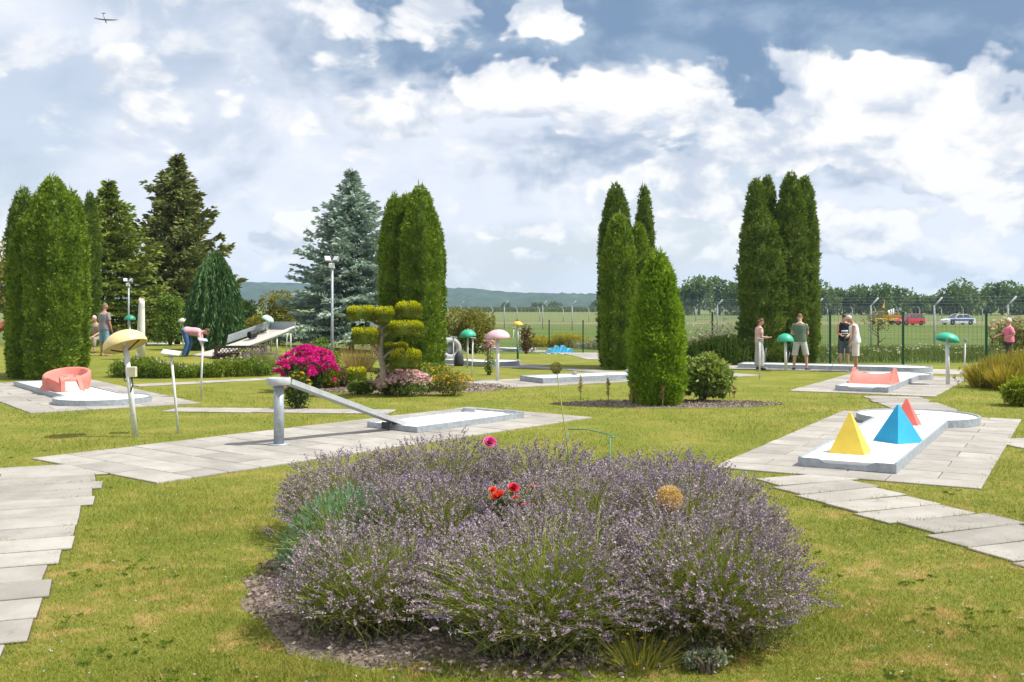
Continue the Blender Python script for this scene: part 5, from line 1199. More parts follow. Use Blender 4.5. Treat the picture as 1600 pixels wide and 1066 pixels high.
strip_plants('goldenrod_border', 'golden yellow border at the foot of the far fence', [(828, 541), (870, 542), (908, 543)], .85, 1.6, 9000, leafmat('goldenrod', (0.2080, 0.2250, 0.0144), (0.5440, 0.4500, 0.0264), transl=.3), 103, .14, w=.03)
strip_plants('silver_border', 'silvery grey perennials between goldenrod and thuja', [(908, 544), (940, 546)], .6, 1.4, 3000, leafmat('silver_leaf', (0.2080, 0.2210, 0.1300), (0.3900, 0.3900, 0.2600)), 104, .12, w=.03)
strip_plants('wild_hedge', 'green bank of perennials with whitish blooms before the fence', [(1068, 566), (1110, 568), (1160, 570)], 1.05, 1.6, 9000, LEAFG, 105, .13, leafmat('white_pink_petals', (.48, .36, .34), (.70, .62, .58)), 130, .075, fz=1.35, up=.1, w=.03)
strip_plants('daylily_bank', 'yellowing arching daylily bank at the picture edge', [(1530, 607), (1570, 602), (1625, 598)], 1.0, 2.0, 300, LEAFO, 106, .1)
YELG = leafmat('daylily_leaf', (0.1450, 0.1610, 0.0168), (0.4785, 0.3640, 0.0600), transl=.3, nscale=1.2)
for j, (px, py, r, h) in enumerate(((1536, 606, .55, .75), (1560, 604, .6, .95), (1585, 600, .65, 1.1), (1608, 606, .6, 1.0), (1572, 610, .55, .7), (1625, 598, .7, 1.15))):
    p = G(px, py); tuft(['arching daylily clump at the lawn end of the bank', 'second daylily clump from the lawn end of the bank', 'tall daylily clump below the woman in pink', 'daylily clump at the picture edge of the bank', 'low daylily clump in front of the bank', 'rear daylily clump cut by the picture edge'][j], p.x, p.y, r, h, 520, YELG, 110 + j, name='daylily_clump', w=.03)
shrub('golden_shrub', 'lime yellow low shrub cut by the picture edge', 1600, 634, 588, 70, 120, leafmat('lime_leaf', (0.1400, 0.2025, 0.0144), (0.3920, 0.4320, 0.0240), transl=.3), .09, 2600, nb=18)
flower_clump('spirea bush with cream plumes behind the woman in pink', 1590, 572, 494, 96, 121, LEAFO, leafmat('cream_plume', (.42, .38, .22), (.66, .60, .42)), 160, .12, leaf=.10, nl=3600, cat='shrub', name='spirea_bush', depth=42, topf=.55)
# dead flower stalks in the thuja bed
for j, (px, by, ty) in enumerate(((907, 625, 588), (950, 632, 593), (987, 634, 597), (994, 634, 600), (1003, 633, 597), (1035, 637, 604), (1147, 622, 604), (1140, 620, 601))):
    p = G(px, by); s = mpp(p.y); t = thing('dead_stalk', ['dried brown flower stalk standing alone at the mulch edge', 'dried stalk with seed pods before the small thuja', 'thin dried stalk touching the small thuja, outermost', 'thin dried stalk touching the small thuja, second', 'thin dried stalk touching the small thuja, third', 'dried stalk in front of the small thuja foot', 'dried stalk behind the light green shrub, outer one', 'dried stalk behind the light green shrub, inner one'][j], 'dead stalk', p, group='dead flower stalks')
    rng = np.random.default_rng(130 + j); H = (by - ty) * s; b = MB(); b.tube([(0, 0, 0), (.01, 0, H * .5), (0.0, 0, H)], [.012, .010, .006], 5); b.build('stalk', STRAWM, t)
    g = LM(); n = 120; z = H * rng.uniform(.35, 1.03, n); C = np.stack([rng.normal(0, .014, n), rng.normal(0, .014, n), z], 1); g.leaves(C, rv(n, rng) + np.array([0, 0, .3]), .05, .022, rng); g.build('seed_pods', STRAW, t)
flower_clump('pink flower bowl half hidden behind the pink lamp', 764, 545, 520, 16, 140, LEAFG, PNKF, 60, .06, leaf=.06, nl=500, depth=30.5, topf=.55)
# ------------------------------------------------------------------ fences, vehicles, glider, meadow
FG = mat('fence_green', (.012, .075, .040), .5, .1, 6.); FW = mat('fence_wire', (.10, .16, .13), .5, .1); GW = mat('grey_wire', (.25, .27, .28), .5, .1); GPOST = mat('fence_concrete', (.34, .36, .37), .8, .12, 6.)
def panel_mesh(w, h, dx, dz, th):
    b = MB(); n = max(1, int(w / dx))
    for i in range(n + 1): b.box((w * i / n, 0, h / 2), (th, th, h))
    k = max(1, int(h / dz))
    for i in range(k + 1): b.box((w / 2, 0, .02 + (h - .04) * i / k), (w, th, th))
    return b.mesh('wire_panel')
def wire_fence(name, label, pts, hgt, mp, mw, pr, arm=False, dx=.10, dz=.20, th=.006, cat='fence', sq=True):
    """pts: world xy list of posts"""
    o = Vector((pts[0][0], pts[0][1], 0)); t = thing(name, label, cat, o)
    Z = [float(gz(x, y)) for x, y in pts]
    for (x, y), z in zip(pts, Z):
        b = MB()
        if sq: b.box((0, 0, hgt / 2), (pr * 2, pr * 2, hgt + .06))
        else: b.tube([(0, 0, -.05), (0, 0, hgt)], pr, 8)
        if arm: b.tube([(0, 0, hgt - .02), (arm * .12, -.02, hgt + .10), (arm * .42, -.05, hgt + .45)], pr * .9, 8)
        b.build('fence_post', mp, t, loc=(x - o.x, y - o.y, z))
        if not arm: b = MB(); b.box((0, 0, hgt + .04), (pr * 2.3, pr * 2.3, .02)); b.build('post_cap', mp, t, loc=(x - o.x, y - o.y, z))
    for i in range(len(pts) - 1):
        a = Vector((*pts[i], Z[i])); c = Vector((*pts[i + 1], Z[i + 1])); d = c - a; w = d.xy.length
        me = panel_mesh(w, hgt - .05, dx, dz, th); me.materials.append(mw); pn = obj('wire_panel', me, None, t); pn['kind'] = 'stuff'
        pn.location = a - o + Vector((0, 0, .03)); pn.rotation_euler = (0, -math.atan2(d.z, w), math.atan2(d.y, d.x))
        if arm:
            for k, f in enumerate((.12, .27, .42)):
                b = MB(); zz = hgt + .10 + (f - .12) / .30 * .35; b.tube([a - o + Vector((arm * f, -.02, zz)), c - o + Vector((arm * f, -.02, zz))], .006, 4, cap=False); b.build('barbed_wire', mw, t)
    return t
gp = []
for px, y in ((1640, 34.0), (1541, 35.2), (1411, 35.8), (1297, 36.3), (1203, 40.), (1113, 45.), (1020, 50.), (966, 53.), (911, 55.), (858, 57.), (808, 58.5), (763, 60.), (700, 62.)): gp.append(((px - CX) / F * y, y))
wire_fence('garden_fence', 'green mesh fence with dark green posts behind the course', gp, 1.80, FG, FW, .032, dx=.14, dz=.2, th=.005)
ap = []
for px, y in ((1700, 52.), (1575, 54.), (1460, 56.5), (1361, 60.), (1275, 66.), (1205, 73.), (1121, 84.), (1040, 94.), (965, 101.), (894, 106.), (848, 111.), (788, 116.), (720, 122.)): ap.append(((px - CX) / F * y, y))
wire_fence('airfield_fence', 'tall grey security fence with barbed wire arms along the field', ap, 2.65, GPOST, GW, .055, arm=1, dx=.22, dz=.22, th=.006, sq=False)
bp_ = [((px - CX) / F * 190., 190.) for px in (700, 735, 770, 808, 843, 880, 920, 960, 1010, 1050, 1087, 1131, 1175, 1215, 1255, 1293, 1332, 1368, 1403, 1437, 1471, 1505, 1535, 1575, 1620)]
wire_fence('airfield_fence', 'far second security fence beyond the parked vehicles', bp_, 2.3, GPOST, GW, .07, arm=-1, dx=.8, dz=.35, th=.012, sq=False)

def car(label, px, y, yaw, length, width, height, paint, prof, glass_x, stripe=None, group=None):
    p = W(px, y); t = thing('parked_car', label, 'car', p, yaw, group); hw = width / 2
    def loft(b, stations, M=None):
        vs = []; fs = []
        for x, lo, hi, w0, w1 in stations: vs += [(x, -w0, lo), (x, w0, lo), (x, w0 * 1.0, (lo + hi) / 2), (x, w1, hi), (x, -w1, hi), (x, -w0, (lo + hi) / 2)]
        n = len(stations)
        for i in range(n - 1):
            for k in range(6): fs.append((i * 6 + k, i * 6 + (k + 1) % 6, (i + 1) * 6 + (k + 1) % 6, (i + 1) * 6 + k))
        fs += [tuple(range(5, -1, -1)), tuple((n - 1) * 6 + k for k in range(6))]; b.add(vs, fs, False, M)
    b = MB(); loft(b, [(x * length, .22 * height / 1.45, z, hw * k, hw * k * .93) for x, z, k in prof]); b.build('body', paint, t)
    b = MB(); x0, x1, x2, x3 = [v * length for v in glass_x]; zb = max(z for _, z, _ in prof) - .03; zt = height
    vs = [(x0, -hw * .88, zb), (x3, -hw * .88, zb), (x3, hw * .88, zb), (x0, hw * .88, zb), (x1, -hw * .70, zt - .03), (x2, -hw * .70, zt - .03), (x2, hw * .70, zt - .03), (x1, hw * .70, zt - .03)]
    b.add(vs, [(0, 1, 5, 4), (1, 2, 6, 5), (2, 3, 7, 6), (3, 0, 4, 7), (4, 5, 6, 7)]); b.build('windows', mat('car_glass', (.05, .07, .08), .08, .05, spec=.8), t)
    b = MB(); b.box(((x1 + x2) / 2, 0, zt - .012), (x2 - x1 + .06, hw * 1.44, .045), ch=.02); b.build('roof', paint, t)
    for f in (0, .5, 1):
        xa = x0 + (x3 - x0) * f if f != .5 else (x0 + x3) / 2; xb = x1 + (x2 - x1) * f if f != .5 else (x1 + x2) / 2
        for sy in (-1, 1): b = MB(); b.tube([(xa, sy * hw * .885, zb), (xb, sy * hw * .705, zt - .02)], .035, 6); b.build('pillar', paint, t)
    TY = mat('tyre', (.02, .02, .021), .8); RIM = mat('wheel_rim', (.45, .46, .47), .35, .1, metal=.6)
    for x in (-.31 * length, .30 * length):
        for sy in (-1, 1):
            M = Matrix.Rotation(R(90), 4, 'X'); b = MB(); b.lathe([(.19, -.10), (.30, -.10), (.315, -.06), (.315, .06), (.30, .10), (.19, .10), (.19, -.10)], 20, M); w = b.build('wheel', TY, t, loc=(x, sy * (hw - .06), .315))
            b = MB(); b.lathe([(0, .04), (.19, .06), (.195, -.06), (0, -.04)], 16, M); b.build('rim', RIM, w)
    for sy in (-1, 1):
        b = MB(); b.box((length * .485, sy * hw * .62, .62), (.10, .32, .14), ch=.02); b.build('headlight', mat('headlight', (.6, .62, .62), .15), t)
        b = MB(); b.box((-length * .49, sy * hw * .66, .72), (.06, .22, .18), ch=.01); b.build('tail_light', mat('tail_red', (.4, .02, .02), .3), t)
        b = MB(); b.box((x3 * .86, sy * (hw + .06), zb + .08), (.10, .14, .11), ch=.02); b.build('wing_mirror', paint, t)
    b = MB(); b.box((length * .497, 0, .40), (.06, width * .86, .18), ch=.02); b.build('bumper', DARKM if stripe is None else paint, t)
    if stripe:
        for sy in (-1, 1): b = MB(); b.box((-.02 * length, sy * (hw * 1.0 + .004), .66), (length * .80, .012, .22)); b.build('side_stripe', stripe, t)
        b = MB(); b.box((0.02 * length, 0, zt + .04), (.18, .7, .07), ch=.02); b.build('roof_bar', mat('roof_bar', (.5, .55, .62), .3), t)
    return t
REDC = mat('red_car_paint', (.50, .022, .035), .25, .03, spec=.6); WHC = mat('white_car_paint', (.66, .68, .69), .25, .03, spec=.6); BLC = mat('blue_stripe', (.015, .09, .42), .3, .03)
hatch = [(-.5, .62, .90), (-.47, .86, .96), (-.30, .92, 1.), (.0, .92, 1.), (.22, .90, 1.), (.42, .76, .95), (.5, .60, .82)]
sedan = [(-.5, .60, .88), (-.47, .88, .95), (-.26, .93, 1.), (.0, .92, 1.), (.20, .90, 1.), (.44, .74, .94), (.5, .58, .82)]
car('red hatchback parked on the airfield road', 1421, 134, R(200), 3.9, 1.66, 1.48, REDC, hatch, (-.48, -.36, .08, .26), group='cars on the airfield road')
car('white saloon with blue side stripe on the airfield road', 1496, 138, R(193), 4.5, 1.75, 1.42, WHC, sedan, (-.40, -.22, .06, .24), BLC, group='cars on the airfield road')
def yellow_truck():
    y = 138.; p = W(1384, y); t = thing('airfield_truck', 'yellow airfield truck with orange flag beside the red hatchback', 'truck', p, R(195)); Y = mat('truck_yellow', (.62, .38, .04), .45, .1, 3.)
    b = MB(); b.box((0, 0, .72), (4.6, 1.8, .34), ch=.04); b.build('chassis', Y, t)
    b = MB(); b.add([(.9, -.85, .89), (2.2, -.85, .89), (2.2, .85, .89), (.9, .85, .89), (1.0, -.75, 1.75), (1.75, -.75, 1.75), (1.75, .75, 1.75), (1.0, .75, 1.75)], [(0, 1, 5, 4), (1, 2, 6, 5), (2, 3, 7, 6), (3, 0, 4, 7), (4, 5, 6, 7)]); b.build('cab_windows', mat('car_glass', (.05, .07, .08)), t)
    b = MB(); b.box((1.38, 0, 1.78), (.85, 1.6, .07), ch=.02); b.build('cab_roof', Y, t)
    for x, xb in ((.92, 1.02), (2.16, 1.74)):
        for sy in (-1, 1): b = MB(); b.tube([(x, sy * .84, .89), (xb, sy * .75, 1.76)], .05, 6); b.build('pillar', Y, t)
    for sy in (-1, 1): b = MB(); b.box((-.75, sy * .86, 1.12), (3.0, .05, .44)); b.build('side_board', mat('truck_orange', (.55, .22, .03), .5), t)
    b = MB(); b.box((-2.25, 0, 1.12), (.05, 1.66, .44)); b.build('tail_board', Y, t)
    for x in (-1.45, 1.45):
        for sy in (-1, 1): b = MB(); b.lathe([(.0, -.1), (.36, -.12), (.38, 0), (.36, .12), (0, .1)], 18, Matrix.Rotation(R(90), 4, 'X')); b.build('wheel', mat('tyre', (.02,) * 3), t, loc=(x, sy * .82, .38))
    b = MB(); b.tube([(.2, 0, .9), (.2, 0, 3.1)], .03, 6); b.build('flag_pole', GALV, t)
    b = MB(); b.add([(.2, 0, 3.3), (.2, .02, 2.3), (.62, .08, 2.30), (.42, .02, 2.6), (.3, -.02, 2.95)], [(0, 1, 2, 3, 4)]); b.add([(.2, .03, 3.3), (.2, .05, 2.3), (.62, .11, 2.30), (.42, .05, 2.6), (.3, .01, 2.95)], [(4, 3, 2, 1, 0)]); b.build('flag', mat('flag_orange', (.75, .36, .03), .7), t)
    for k in range(3): b = MB(); b.tube([(-.4 - .35 * k, .1, .9), (-.45 - .35 * k, 0, 1.95 + .1 * k)], .11, 8); b.build('white_canister', WHC, t)
yellow_truck()
broadleaf('orange_berry_bush', 'thin bush with orange tints before the security fence', W(1372, 50), 1.9 + .35, 1.7, 151, leafmat('berry_leaf', (0.0800, 0.1210, 0.0200), (0.2400, 0.2200, 0.0300)), .10, 420, 14, cat='shrub', crown0=1.2, brf=.26)
# glider high above the trees
def glider():
    y = 620.; p = W(164, y, 31); t = thing('glider_plane', 'tiny grey glider circling in the cloudy sky', 'glider', p, R(180)); M_ = mat('glider_grey', (.16, .16, .17), .5)
    b = MB(); b.tube([(0, -2.6, 0), (0, -2.2, .05), (0, -1., .12), (0, .6, .08), (0, 3.9, .25)], [.06, .30, .36, .24, .10], 12); b.build('fuselage', M_, t)
    for sx in (-1, 1):
        b = MB(); b.add([(0, -.75, .15), (sx * 4.4, -.65, .45), (sx * 7.6, -.35, 1.0), (sx * 7.6, .05, 1.0), (sx * 4.4, .2, .45), (0, .35, .15), (0, -.75, .28), (sx * 4.4, -.65, .55), (sx * 7.6, -.35, 1.04), (sx * 7.6, .05, 1.04), (sx * 4.4, .2, .52), (0, .35, .22)],
                        [(0, 1, 2, 3, 4, 5), (11, 10, 9, 8, 7, 6), (0, 6, 7, 1), (1, 7, 8, 2), (2, 8, 9, 3), (3, 9, 10, 4), (4, 10, 11, 5)]); b.build('wing', M_, t)
    b = MB(); b.box((0, 3.7, .75), (.10, .8, 1.1)); b.build('tail_fin', M_, t)
    b = MB(); b.box((0, 3.8, 1.28), (2.6, .5, .06)); b.build('tailplane', M_, t)
    t.rotation_euler = (R(38), R(-6), R(172))
glider()
# white wild flowers in the meadow beyond the fence
rng = np.random.default_rng(301); n = 6000; y = rng.uniform(36.8, 50, n); x = (rng.uniform(1275, 1640, n) - CX) / F * y; B = np.stack([x, y, gz(x, y)], 1); g = LM(); h = rng.uniform(.15, .45, n)
g.ribbons(B, B + np.stack([0 * x, 0 * x, h * .6], 1), B + np.stack([rng.normal(0, .1, n), rng.normal(0, .1, n), h], 1), .025, rng, seg=2); tag(g.build('meadow_grass', leafmat('meadow_leaf', (.07, .11, .02), (.17, .21, .05))), 'taller meadow grass growing beyond the green fence', 'grass', kind='stuff')
k = 130; y = rng.uniform(37.0, 47, k); x = (rng.uniform(1290, 1600, k) - CX) / F * y; C = np.stack([x, y, gz(x, y) + rng.uniform(.25, .45, k)], 1); g = LM()
for j in range(6): g.leaves(C, rv(k, rng) * np.array([1, 1, .4]) + np.array([0, 0, .2]), .06, .05, rng)
tag(g.build('meadow_flowers', leafmat('meadow_white', (.42, .44, .34), (.66, .66, .55))), 'white meadow flowers beyond the green fence', 'wild flowers', kind='stuff')
# corn strip far out in the field
rng = np.random.default_rng(302); g = LM(); n = 7000; y = rng.uniform(420, 500, n); x = (rng.uniform(650, 1080, n) - CX) / F * y; B = np.stack([x, y, gz(x, y)], 1); g.leaves(B, np.array([0, 0, 1.]) + rng.normal(0, .2, (n, 3)), rng.uniform(1.6, 2.3, n), 1.1, rng); tag(g.build('corn_field', leafmat('corn_leaf', (.075, .115, .03), (.14, .18, .05), nscale=.05)), 'green corn strip far out before the hills', 'corn', kind='stuff')
# ------------------------------------------------------------------ people
SKIN = mat('skin', (.50, .29, .21), .55, .08, 8.); SKINR = mat('skin_tanned', (.42, .22, .15), .55, .08, 8.)
def person(label, loc, face, height, shirt, pants, hair, skin=SKIN, lean=0.0, arms=None, legs=None, sleeve=.55, leglen=.55, shoe=None, hairlen=0.0, pelvis_z=None, wide=1.0, flare=0.0, head=(0, 0), shirt_len=.0, bald=False, cap=None, bare=False):
    """local +Y is the way the person faces; arms and legs as (upper dir, lower dir) per side, lengths from human proportions"""
    k = height / 1.76; t = thing('person', label, 'person', loc, face)
    Z = Vector((0, 0, 1)); V_ = Vector
    hipz = (pelvis_z if pelvis_z is not None else .93 * k); P = V_((0, 0, hipz)); sp = V_((0, math.sin(lean), math.cos(lean))); fw = V_((0, math.cos(lean), -math.sin(lean)))
    chest = P + sp * .40 * k; neck = P + sp * .545 * k; hd = V_((math.sin(R(head[1])) * .3, math.sin(lean * .9 + R(head[0])), math.cos(lean * .9 + R(head[0])))).normalized()
    hc = neck + hd * .155 * k + fw * .02 * k
    B = MB(); torso = [(P - sp * .06 * k, (.165 * wide, .115 * wide)), (P + sp * .04 * k, (.172 * wide, .125 * wide)), (P + sp * .18 * k, (.150 * wide, .115 * wide)), (P + sp * .33 * k, (.168 * wide, .122 * wide)), (P + sp * .44 * k, (.175 * wide, .112 * wide)), (P + sp * .50 * k, (.13, .085)), (P + sp * .545 * k, (.062, .060))]
    side = (1, 0, 0)
    B.tube([p for p, _ in torso], [(a * k, b_ * k) for _, (a, b_) in torso], 14, side=side)
    B.tube([neck - sp * .05 * k, neck + hd * .08 * k], [.060 * k, .055 * k], 10)
    fb = fw; fw = (V_((0, hd.z, -hd.y))).normalized(); xh = fw.cross(hd).normalized(); MH = Matrix((xh, fw, hd)).transposed(); B.ball((0, 0, 0), (.076 * k, .092 * k, .112 * k), 16, 12, Matrix.Translation(hc) @ MH.to_4x4()); B.ball(hc + fw * .035 * k - hd * .05 * k, (.055 * k, .055 * k, .055 * k), 12, 8)
    B.tube([hc + fw * .075 * k + hd * .02 * k, hc + fw * .112 * k - hd * .015 * k, hc + fw * .085 * k - hd * .025 * k], [.010 * k, .017 * k, .012 * k], 8)
    for sx in (-1, 1): B.ball(hc + V_((sx * .078 * k, 0, 0)) - hd * .005, (.014 * k, .024 * k, .032 * k), 8, 6)
    AR = arms or [((.10, -.03, -1), (.04, .22, -1)), ((.10, -.03, -1), (.04, .22, -1))]; LG = legs or [((.06, 0, -1), (.02, -.02, -1)), ((.06, 0, -1), (.02, -.02, -1))]
    sho = []; slv = []; leg = []; wrists = []
    for i, sx in enumerate((-1, 1)):
        up, lo = [V_((d[0] * sx, d[1], d[2])).normalized() for d in AR[i][:2]]; s0 = P + sp * .455 * k + V_((sx * .165 * k * wide, 0, 0)); e = s0 + up * .29 * k; w = e + lo * .255 * k; wrists.append(w)
        B.tube([s0 - up * .02, s0 + up * .12 * k, e, e + lo * .10 * k, w], [.055 * k, .048 * k, .040 * k, .040 * k, .027 * k], 10)
        hx = V_((sx, 0, 0)) - lo * V_((sx, 0, 0)).dot(lo); hx = hx.normalized() if hx.length > .1 else V_((0, 1, 0)); hn = lo.cross(hx).normalized(); hx = hn.cross(lo)
        B.tube([w, w + lo * .04 * k, w + lo * .085 * k], [(.026 * k, .020 * k), (.038 * k, .017 * k), (.036 * k, .015 * k)], 8, side=hx)
        curl = AR[i][2] if len(AR[i]) > 2 else .35
        for j, (off, ll) in enumerate(((-.028, .068), (-.010, .078), (.009, .073), (.027, .058))):
            f0 = w + lo * .08 * k + hx * off * k; f1 = f0 + (lo * math.cos(curl) - hn * math.sin(curl) * 1) * ll * .55 * k; f2 = f1 + (lo * math.cos(2.2 * curl) - hn * math.sin(2.2 * curl)) * ll * .5 * k; B.tube([f0, f1, f2], [.0095 * k, .009 * k, .007 * k], 6)
        th0 = w + lo * .025 * k - hx * .030 * k * sx; B.tube([th0, th0 + (lo * .7 - hx * .6 * sx - hn * .3) * .04 * k, th0 + (lo * 1.4 - hx * .7 * sx - hn * .7) * .045 * k], [.012 * k, .011 * k, .008 * k], 6)
        if not bare: slv.append([s0 - up * .03 + V_((-sx * .03, 0, 0)), s0 + up * .10 * k, s0 + up * sleeve * .29 * k + lo * 0])
        u2, l2 = [V_((d[0] * sx, d[1], d[2])).normalized() for d in LG[i][:2]]; h0 = P + V_((sx * .088 * k, 0, -.03 * k)); kn = h0 + u2 * .425 * k; an = kn + l2 * .41 * k
        B.tube([h0 - u2 * .04, h0 + u2 * .15 * k, kn, kn + l2 * .12 * k, an], [.090 * k, .082 * k, .055 * k, .054 * k, .034 * k], 12)
        ft = LG[i][2] if len(LG[i]) > 2 else (0.12 * sx, 1, 0); ft = V_(ft).normalized(); B.tube([an - ft * .035 * k + V_((0, 0, -.035 * k)), an + ft * .05 * k + V_((0, 0, -.045 * k)), an + ft * .17 * k + V_((0, 0, -.062 * k))], [.036 * k, (.038 * k, .034 * k), (.040 * k, .018 * k)], 8)
        sho.append((an, ft)); leg.append((h0, u2, kn, l2, an))
    body = B.build('body', skin, t); rm = body.modifiers.new('fuse', 'REMESH'); rm.mode = 'VOXEL'; rm.voxel_size = .0125; rm.use_smooth_shade = True; sm_ = body.modifiers.new('soft', 'SMOOTH'); sm_.factor = .4; sm_.iterations = 2
    # shirt
    b = MB(); tt = [(p, (a * k + .016, c_ * k + .016)) for p, (a, c_) in torso[:-1]]; tt[0] = (P - sp * (.02 + shirt_len) * k, (.178 * wide * k + .014, .125 * wide * k + .014)); tt[-1] = (P + sp * .515 * k, (.095 * k, .075 * k))
    b.tube([p for p, _ in tt], [r for _, r in tt], 16, side=side)
    for s_ in slv: b.tube(s_, [.066 * k, .066 * k, .068 * k], 12)
    if bare:
        for sx in (-1, 1): b.tube([P + sp * .40 * k + V_((sx * .10 * k, 0, 0)), P + sp * .515 * k + V_((sx * .085 * k, 0, 0))], [.06 * k, .05 * k], 8)
    o = b.build('shirt', shirt, t); rm = o.modifiers.new('fuse', 'REMESH'); rm.mode = 'VOXEL'; rm.voxel_size = .016; rm.use_smooth_shade = True; s2 = o.modifiers.new('soft', 'SMOOTH'); s2.factor = .4; s2.iterations = 3
    # trousers
    b = MB(); b.tube([P + sp * .055 * k, P - sp * .03 * k, P - Z * .10 * k], [(.180 * wide * k, .132 * wide * k), (.188 * wide * k, .140 * wide * k), (.165 * wide * k, .12 * wide * k)], 16, side=side)
    for h0, u2, kn, l2, an in leg:
        if leglen <= 1: pts = [h0 - u2 * .02, h0 + u2 * .2 * k * min(1, leglen * 2), h0 + u2 * .425 * k * leglen * 1.0]; rr = [.108 * k, .105 * k, .098 * k]
        else: f_ = leglen - 1; pts = [h0 - u2 * .02, h0 + u2 * .2 * k, kn - u2 * .03 * k, kn + l2 * .205 * k * f_, kn + l2 * .41 * k * f_]; rr = [.106 * k, .100 * k, .078 * k + flare * .6, .074 * k + flare * .8, .068 * k + flare]
        b.tube(pts, rr, 12)
    o = b.build('trousers', pants, t); rm = o.modifiers.new('fuse', 'REMESH'); rm.mode = 'VOXEL'; rm.voxel_size = .016; rm.use_smooth_shade = True; s2 = o.modifiers.new('soft', 'SMOOTH'); s2.factor = .4; s2.iterations = 2
    for an, ft in sho:
        b = MB(); b.tube([an - ft * .06 * k + V_((0, 0, -.045 * k)), an + V_((0, 0, -.040 * k)), an + ft * .10 * k + V_((0, 0, -.055 * k)), an + ft * .20 * k + V_((0, 0, -.064 * k))], [(.030 * k, .036 * k), (.045 * k, .042 * k), (.048 * k, .032 * k), (.034 * k, .018 * k)], 10); b.build('shoe', shoe or DARKM, t)
    # hair cap and eyes
    b = MB(); n = 16; vs = []; fs = []
    Mh = MH
    for i in range(9):
        ph = (1.72 if not bald else 1.35) * i / 8
        for j in range(n):
            a = 2 * math.pi * j / n; front = max(0, math.sin(a)); lim = ph * (1 - .38 * front); r0 = (.083, .100, .120) if not bald else (.0785, .0945, .1145); d = V_((math.sin(lim) * math.cos(a) * r0[0], math.sin(lim) * math.sin(a) * r0[1], math.cos(lim) * r0[2])) * k
            vs.append(hc + Mh @ (d + V_((0, -.006, .004)) * k))
    for i in range(8):
        for j in range(n): fs.append((i * n + j, (i + 1) * n + j, (i + 1) * n + (j + 1) % n, i * n + (j + 1) % n))
    b.add(vs, fs, True)
    if hairlen: b.tube([hc - fw * .08 * k + hd * .02, hc - fw * .10 * k - hd * .06 * k, neck - fw * .09 * k - hd * hairlen * .5], [(.07 * k, .04 * k), (.06 * k, .04 * k), (.03 * k, .02 * k)], 10, side=side)
    b.build('hair', hair, t)
    for sx in (-1, 1): b = MB(); b.ball(hc + V_((sx * .030 * k, 0, 0)) + fw * .083 * k + hd * .012 * k, .010 * k, 8, 6); b.build('eye', DARKM, t)
    t['wrist_a'] = tuple(wrists[0]); t['wrist_b'] = tuple(wrists[1]); return t, wrists
def putter(label, t, hand, foot, grip=FG):
    """hand and foot in the person's local frame"""
    M = Matrix.Translation(t.location) @ Matrix.Rotation(t.rotation_euler.z, 4, 'Z'); a = M @ Vector(hand); c = M @ Vector(foot); o = thing('putter', label, 'golf club', c, group='putters held by players'); d = a - c
    b = MB(); b.tube([(0, 0, 0), d * .68], .007, 6); b.build('shaft', GALV, o)
    b = MB(); b.tube([d * .66, d * 1.06], .017, 8); b.build('grip', grip, o)
    b = MB(); b.box((.03, 0, .012), (.11, .025, .03), ch=.004); b.build('club_head', GALV, o)
def clothmat(n, c, var=.08, sc=10., dirt=None): return mat(n, c, .85, var, sc, dirt=dirt, spec=.15, bump=.25, bscale=14)
HB = mat('hair_brown', (.10, .055, .030), .6, .3, 30.); HS = mat('hair_sandy', (.15, .085, .04), .6, .3, 30.); HW = mat('hair_white', (.62, .60, .56), .6, .15, 30.); HG = mat('hair_grey', (.50, .47, .43), .6, .2, 30.); HC = mat('hair_cropped', (.22, .13, .10), .7, .2, 30.)
def at(px, py): return G(px, py)
pg = SLAB_TOP
p = at(1186, 578); t, w = person('woman in pale pink top and wide grey trousers holding a putter', p + Vector((0, 0, pg)), R(-82), 1.66, clothmat('cloth_pale_pink', (.62, .42, .42), .14, 20.), clothmat('cloth_light_grey', (.46, .46, .45)), HB, arms=[((.10, .05, -1), (.05, 1, -.1), 1.2), ((.08, .05, -1), (.0, 1, -.05), 1.2)], leglen=1.9, flare=.05, hairlen=.05, head=(22, 0), sleeve=.6, legs=[((.05, .02, -1), (.02, -.02, -1)), ((.05, .10, -1), (.02, -.10, -1))])
putter('green gripped putter held upright by the woman in pale pink', t, w[0] + Vector((0.02, .07, .02)), (w[0].x + .03, w[0].y + .02, .01))
p = at(1250, 579); t, w = person('man in dull green shirt and pale camouflage shorts seen from behind', p + Vector((0, 0, pg)), R(-12), 1.82, clothmat('cloth_green', (.115, .16, .115)), clothmat('cloth_camo', (.50, .51, .50), .1, 7., (.22, .24, .25, .9)), HS, wide=1.06, arms=[((.25, .10, -1), (-.35, 1, -.1), .8), ((.22, .10, -1), (-.35, 1, -.1), .8)], leglen=1.10, legs=[((.16, .02, -1), (.06, -.02, -1)), ((.22, .02, -1), (.05, -.06, -1), (.6, 1, 0))], head=(24, 0), flare=.03, sleeve=.6, shirt_len=.05)
putter('putter leaning beside the man in green', t, (-.24, .22, .86), (-.42, .10, .01))
p = at(1319, 573); t, w = person('young man in black tank top with white print, looking down', p + Vector((0, 0, .02)), R(168), 1.80, clothmat('cloth_black', (.022, .022, .028)), clothmat('cloth_charcoal', (.085, .085, .095)), HB, bare=True, arms=[((.16, .08, -1), (-.5, .9, -.35), .9), ((.16, .08, -1), (-.45, .9, -.35), .9)], leglen=1.12, head=(32, 0), flare=.03, shirt_len=.08)
b = MB()
for z, h_ in ((1.19, .05), (1.11, .03)): b.tube([(-.11, .145, z), (0, .163, z), (.11, .145, z)], [(.006, h_ / 2)] * 3, 8, side=(0, 1, 0))
b.build('shirt_print', mat('print_white', (.62, .70, .76), .7, .1), t)
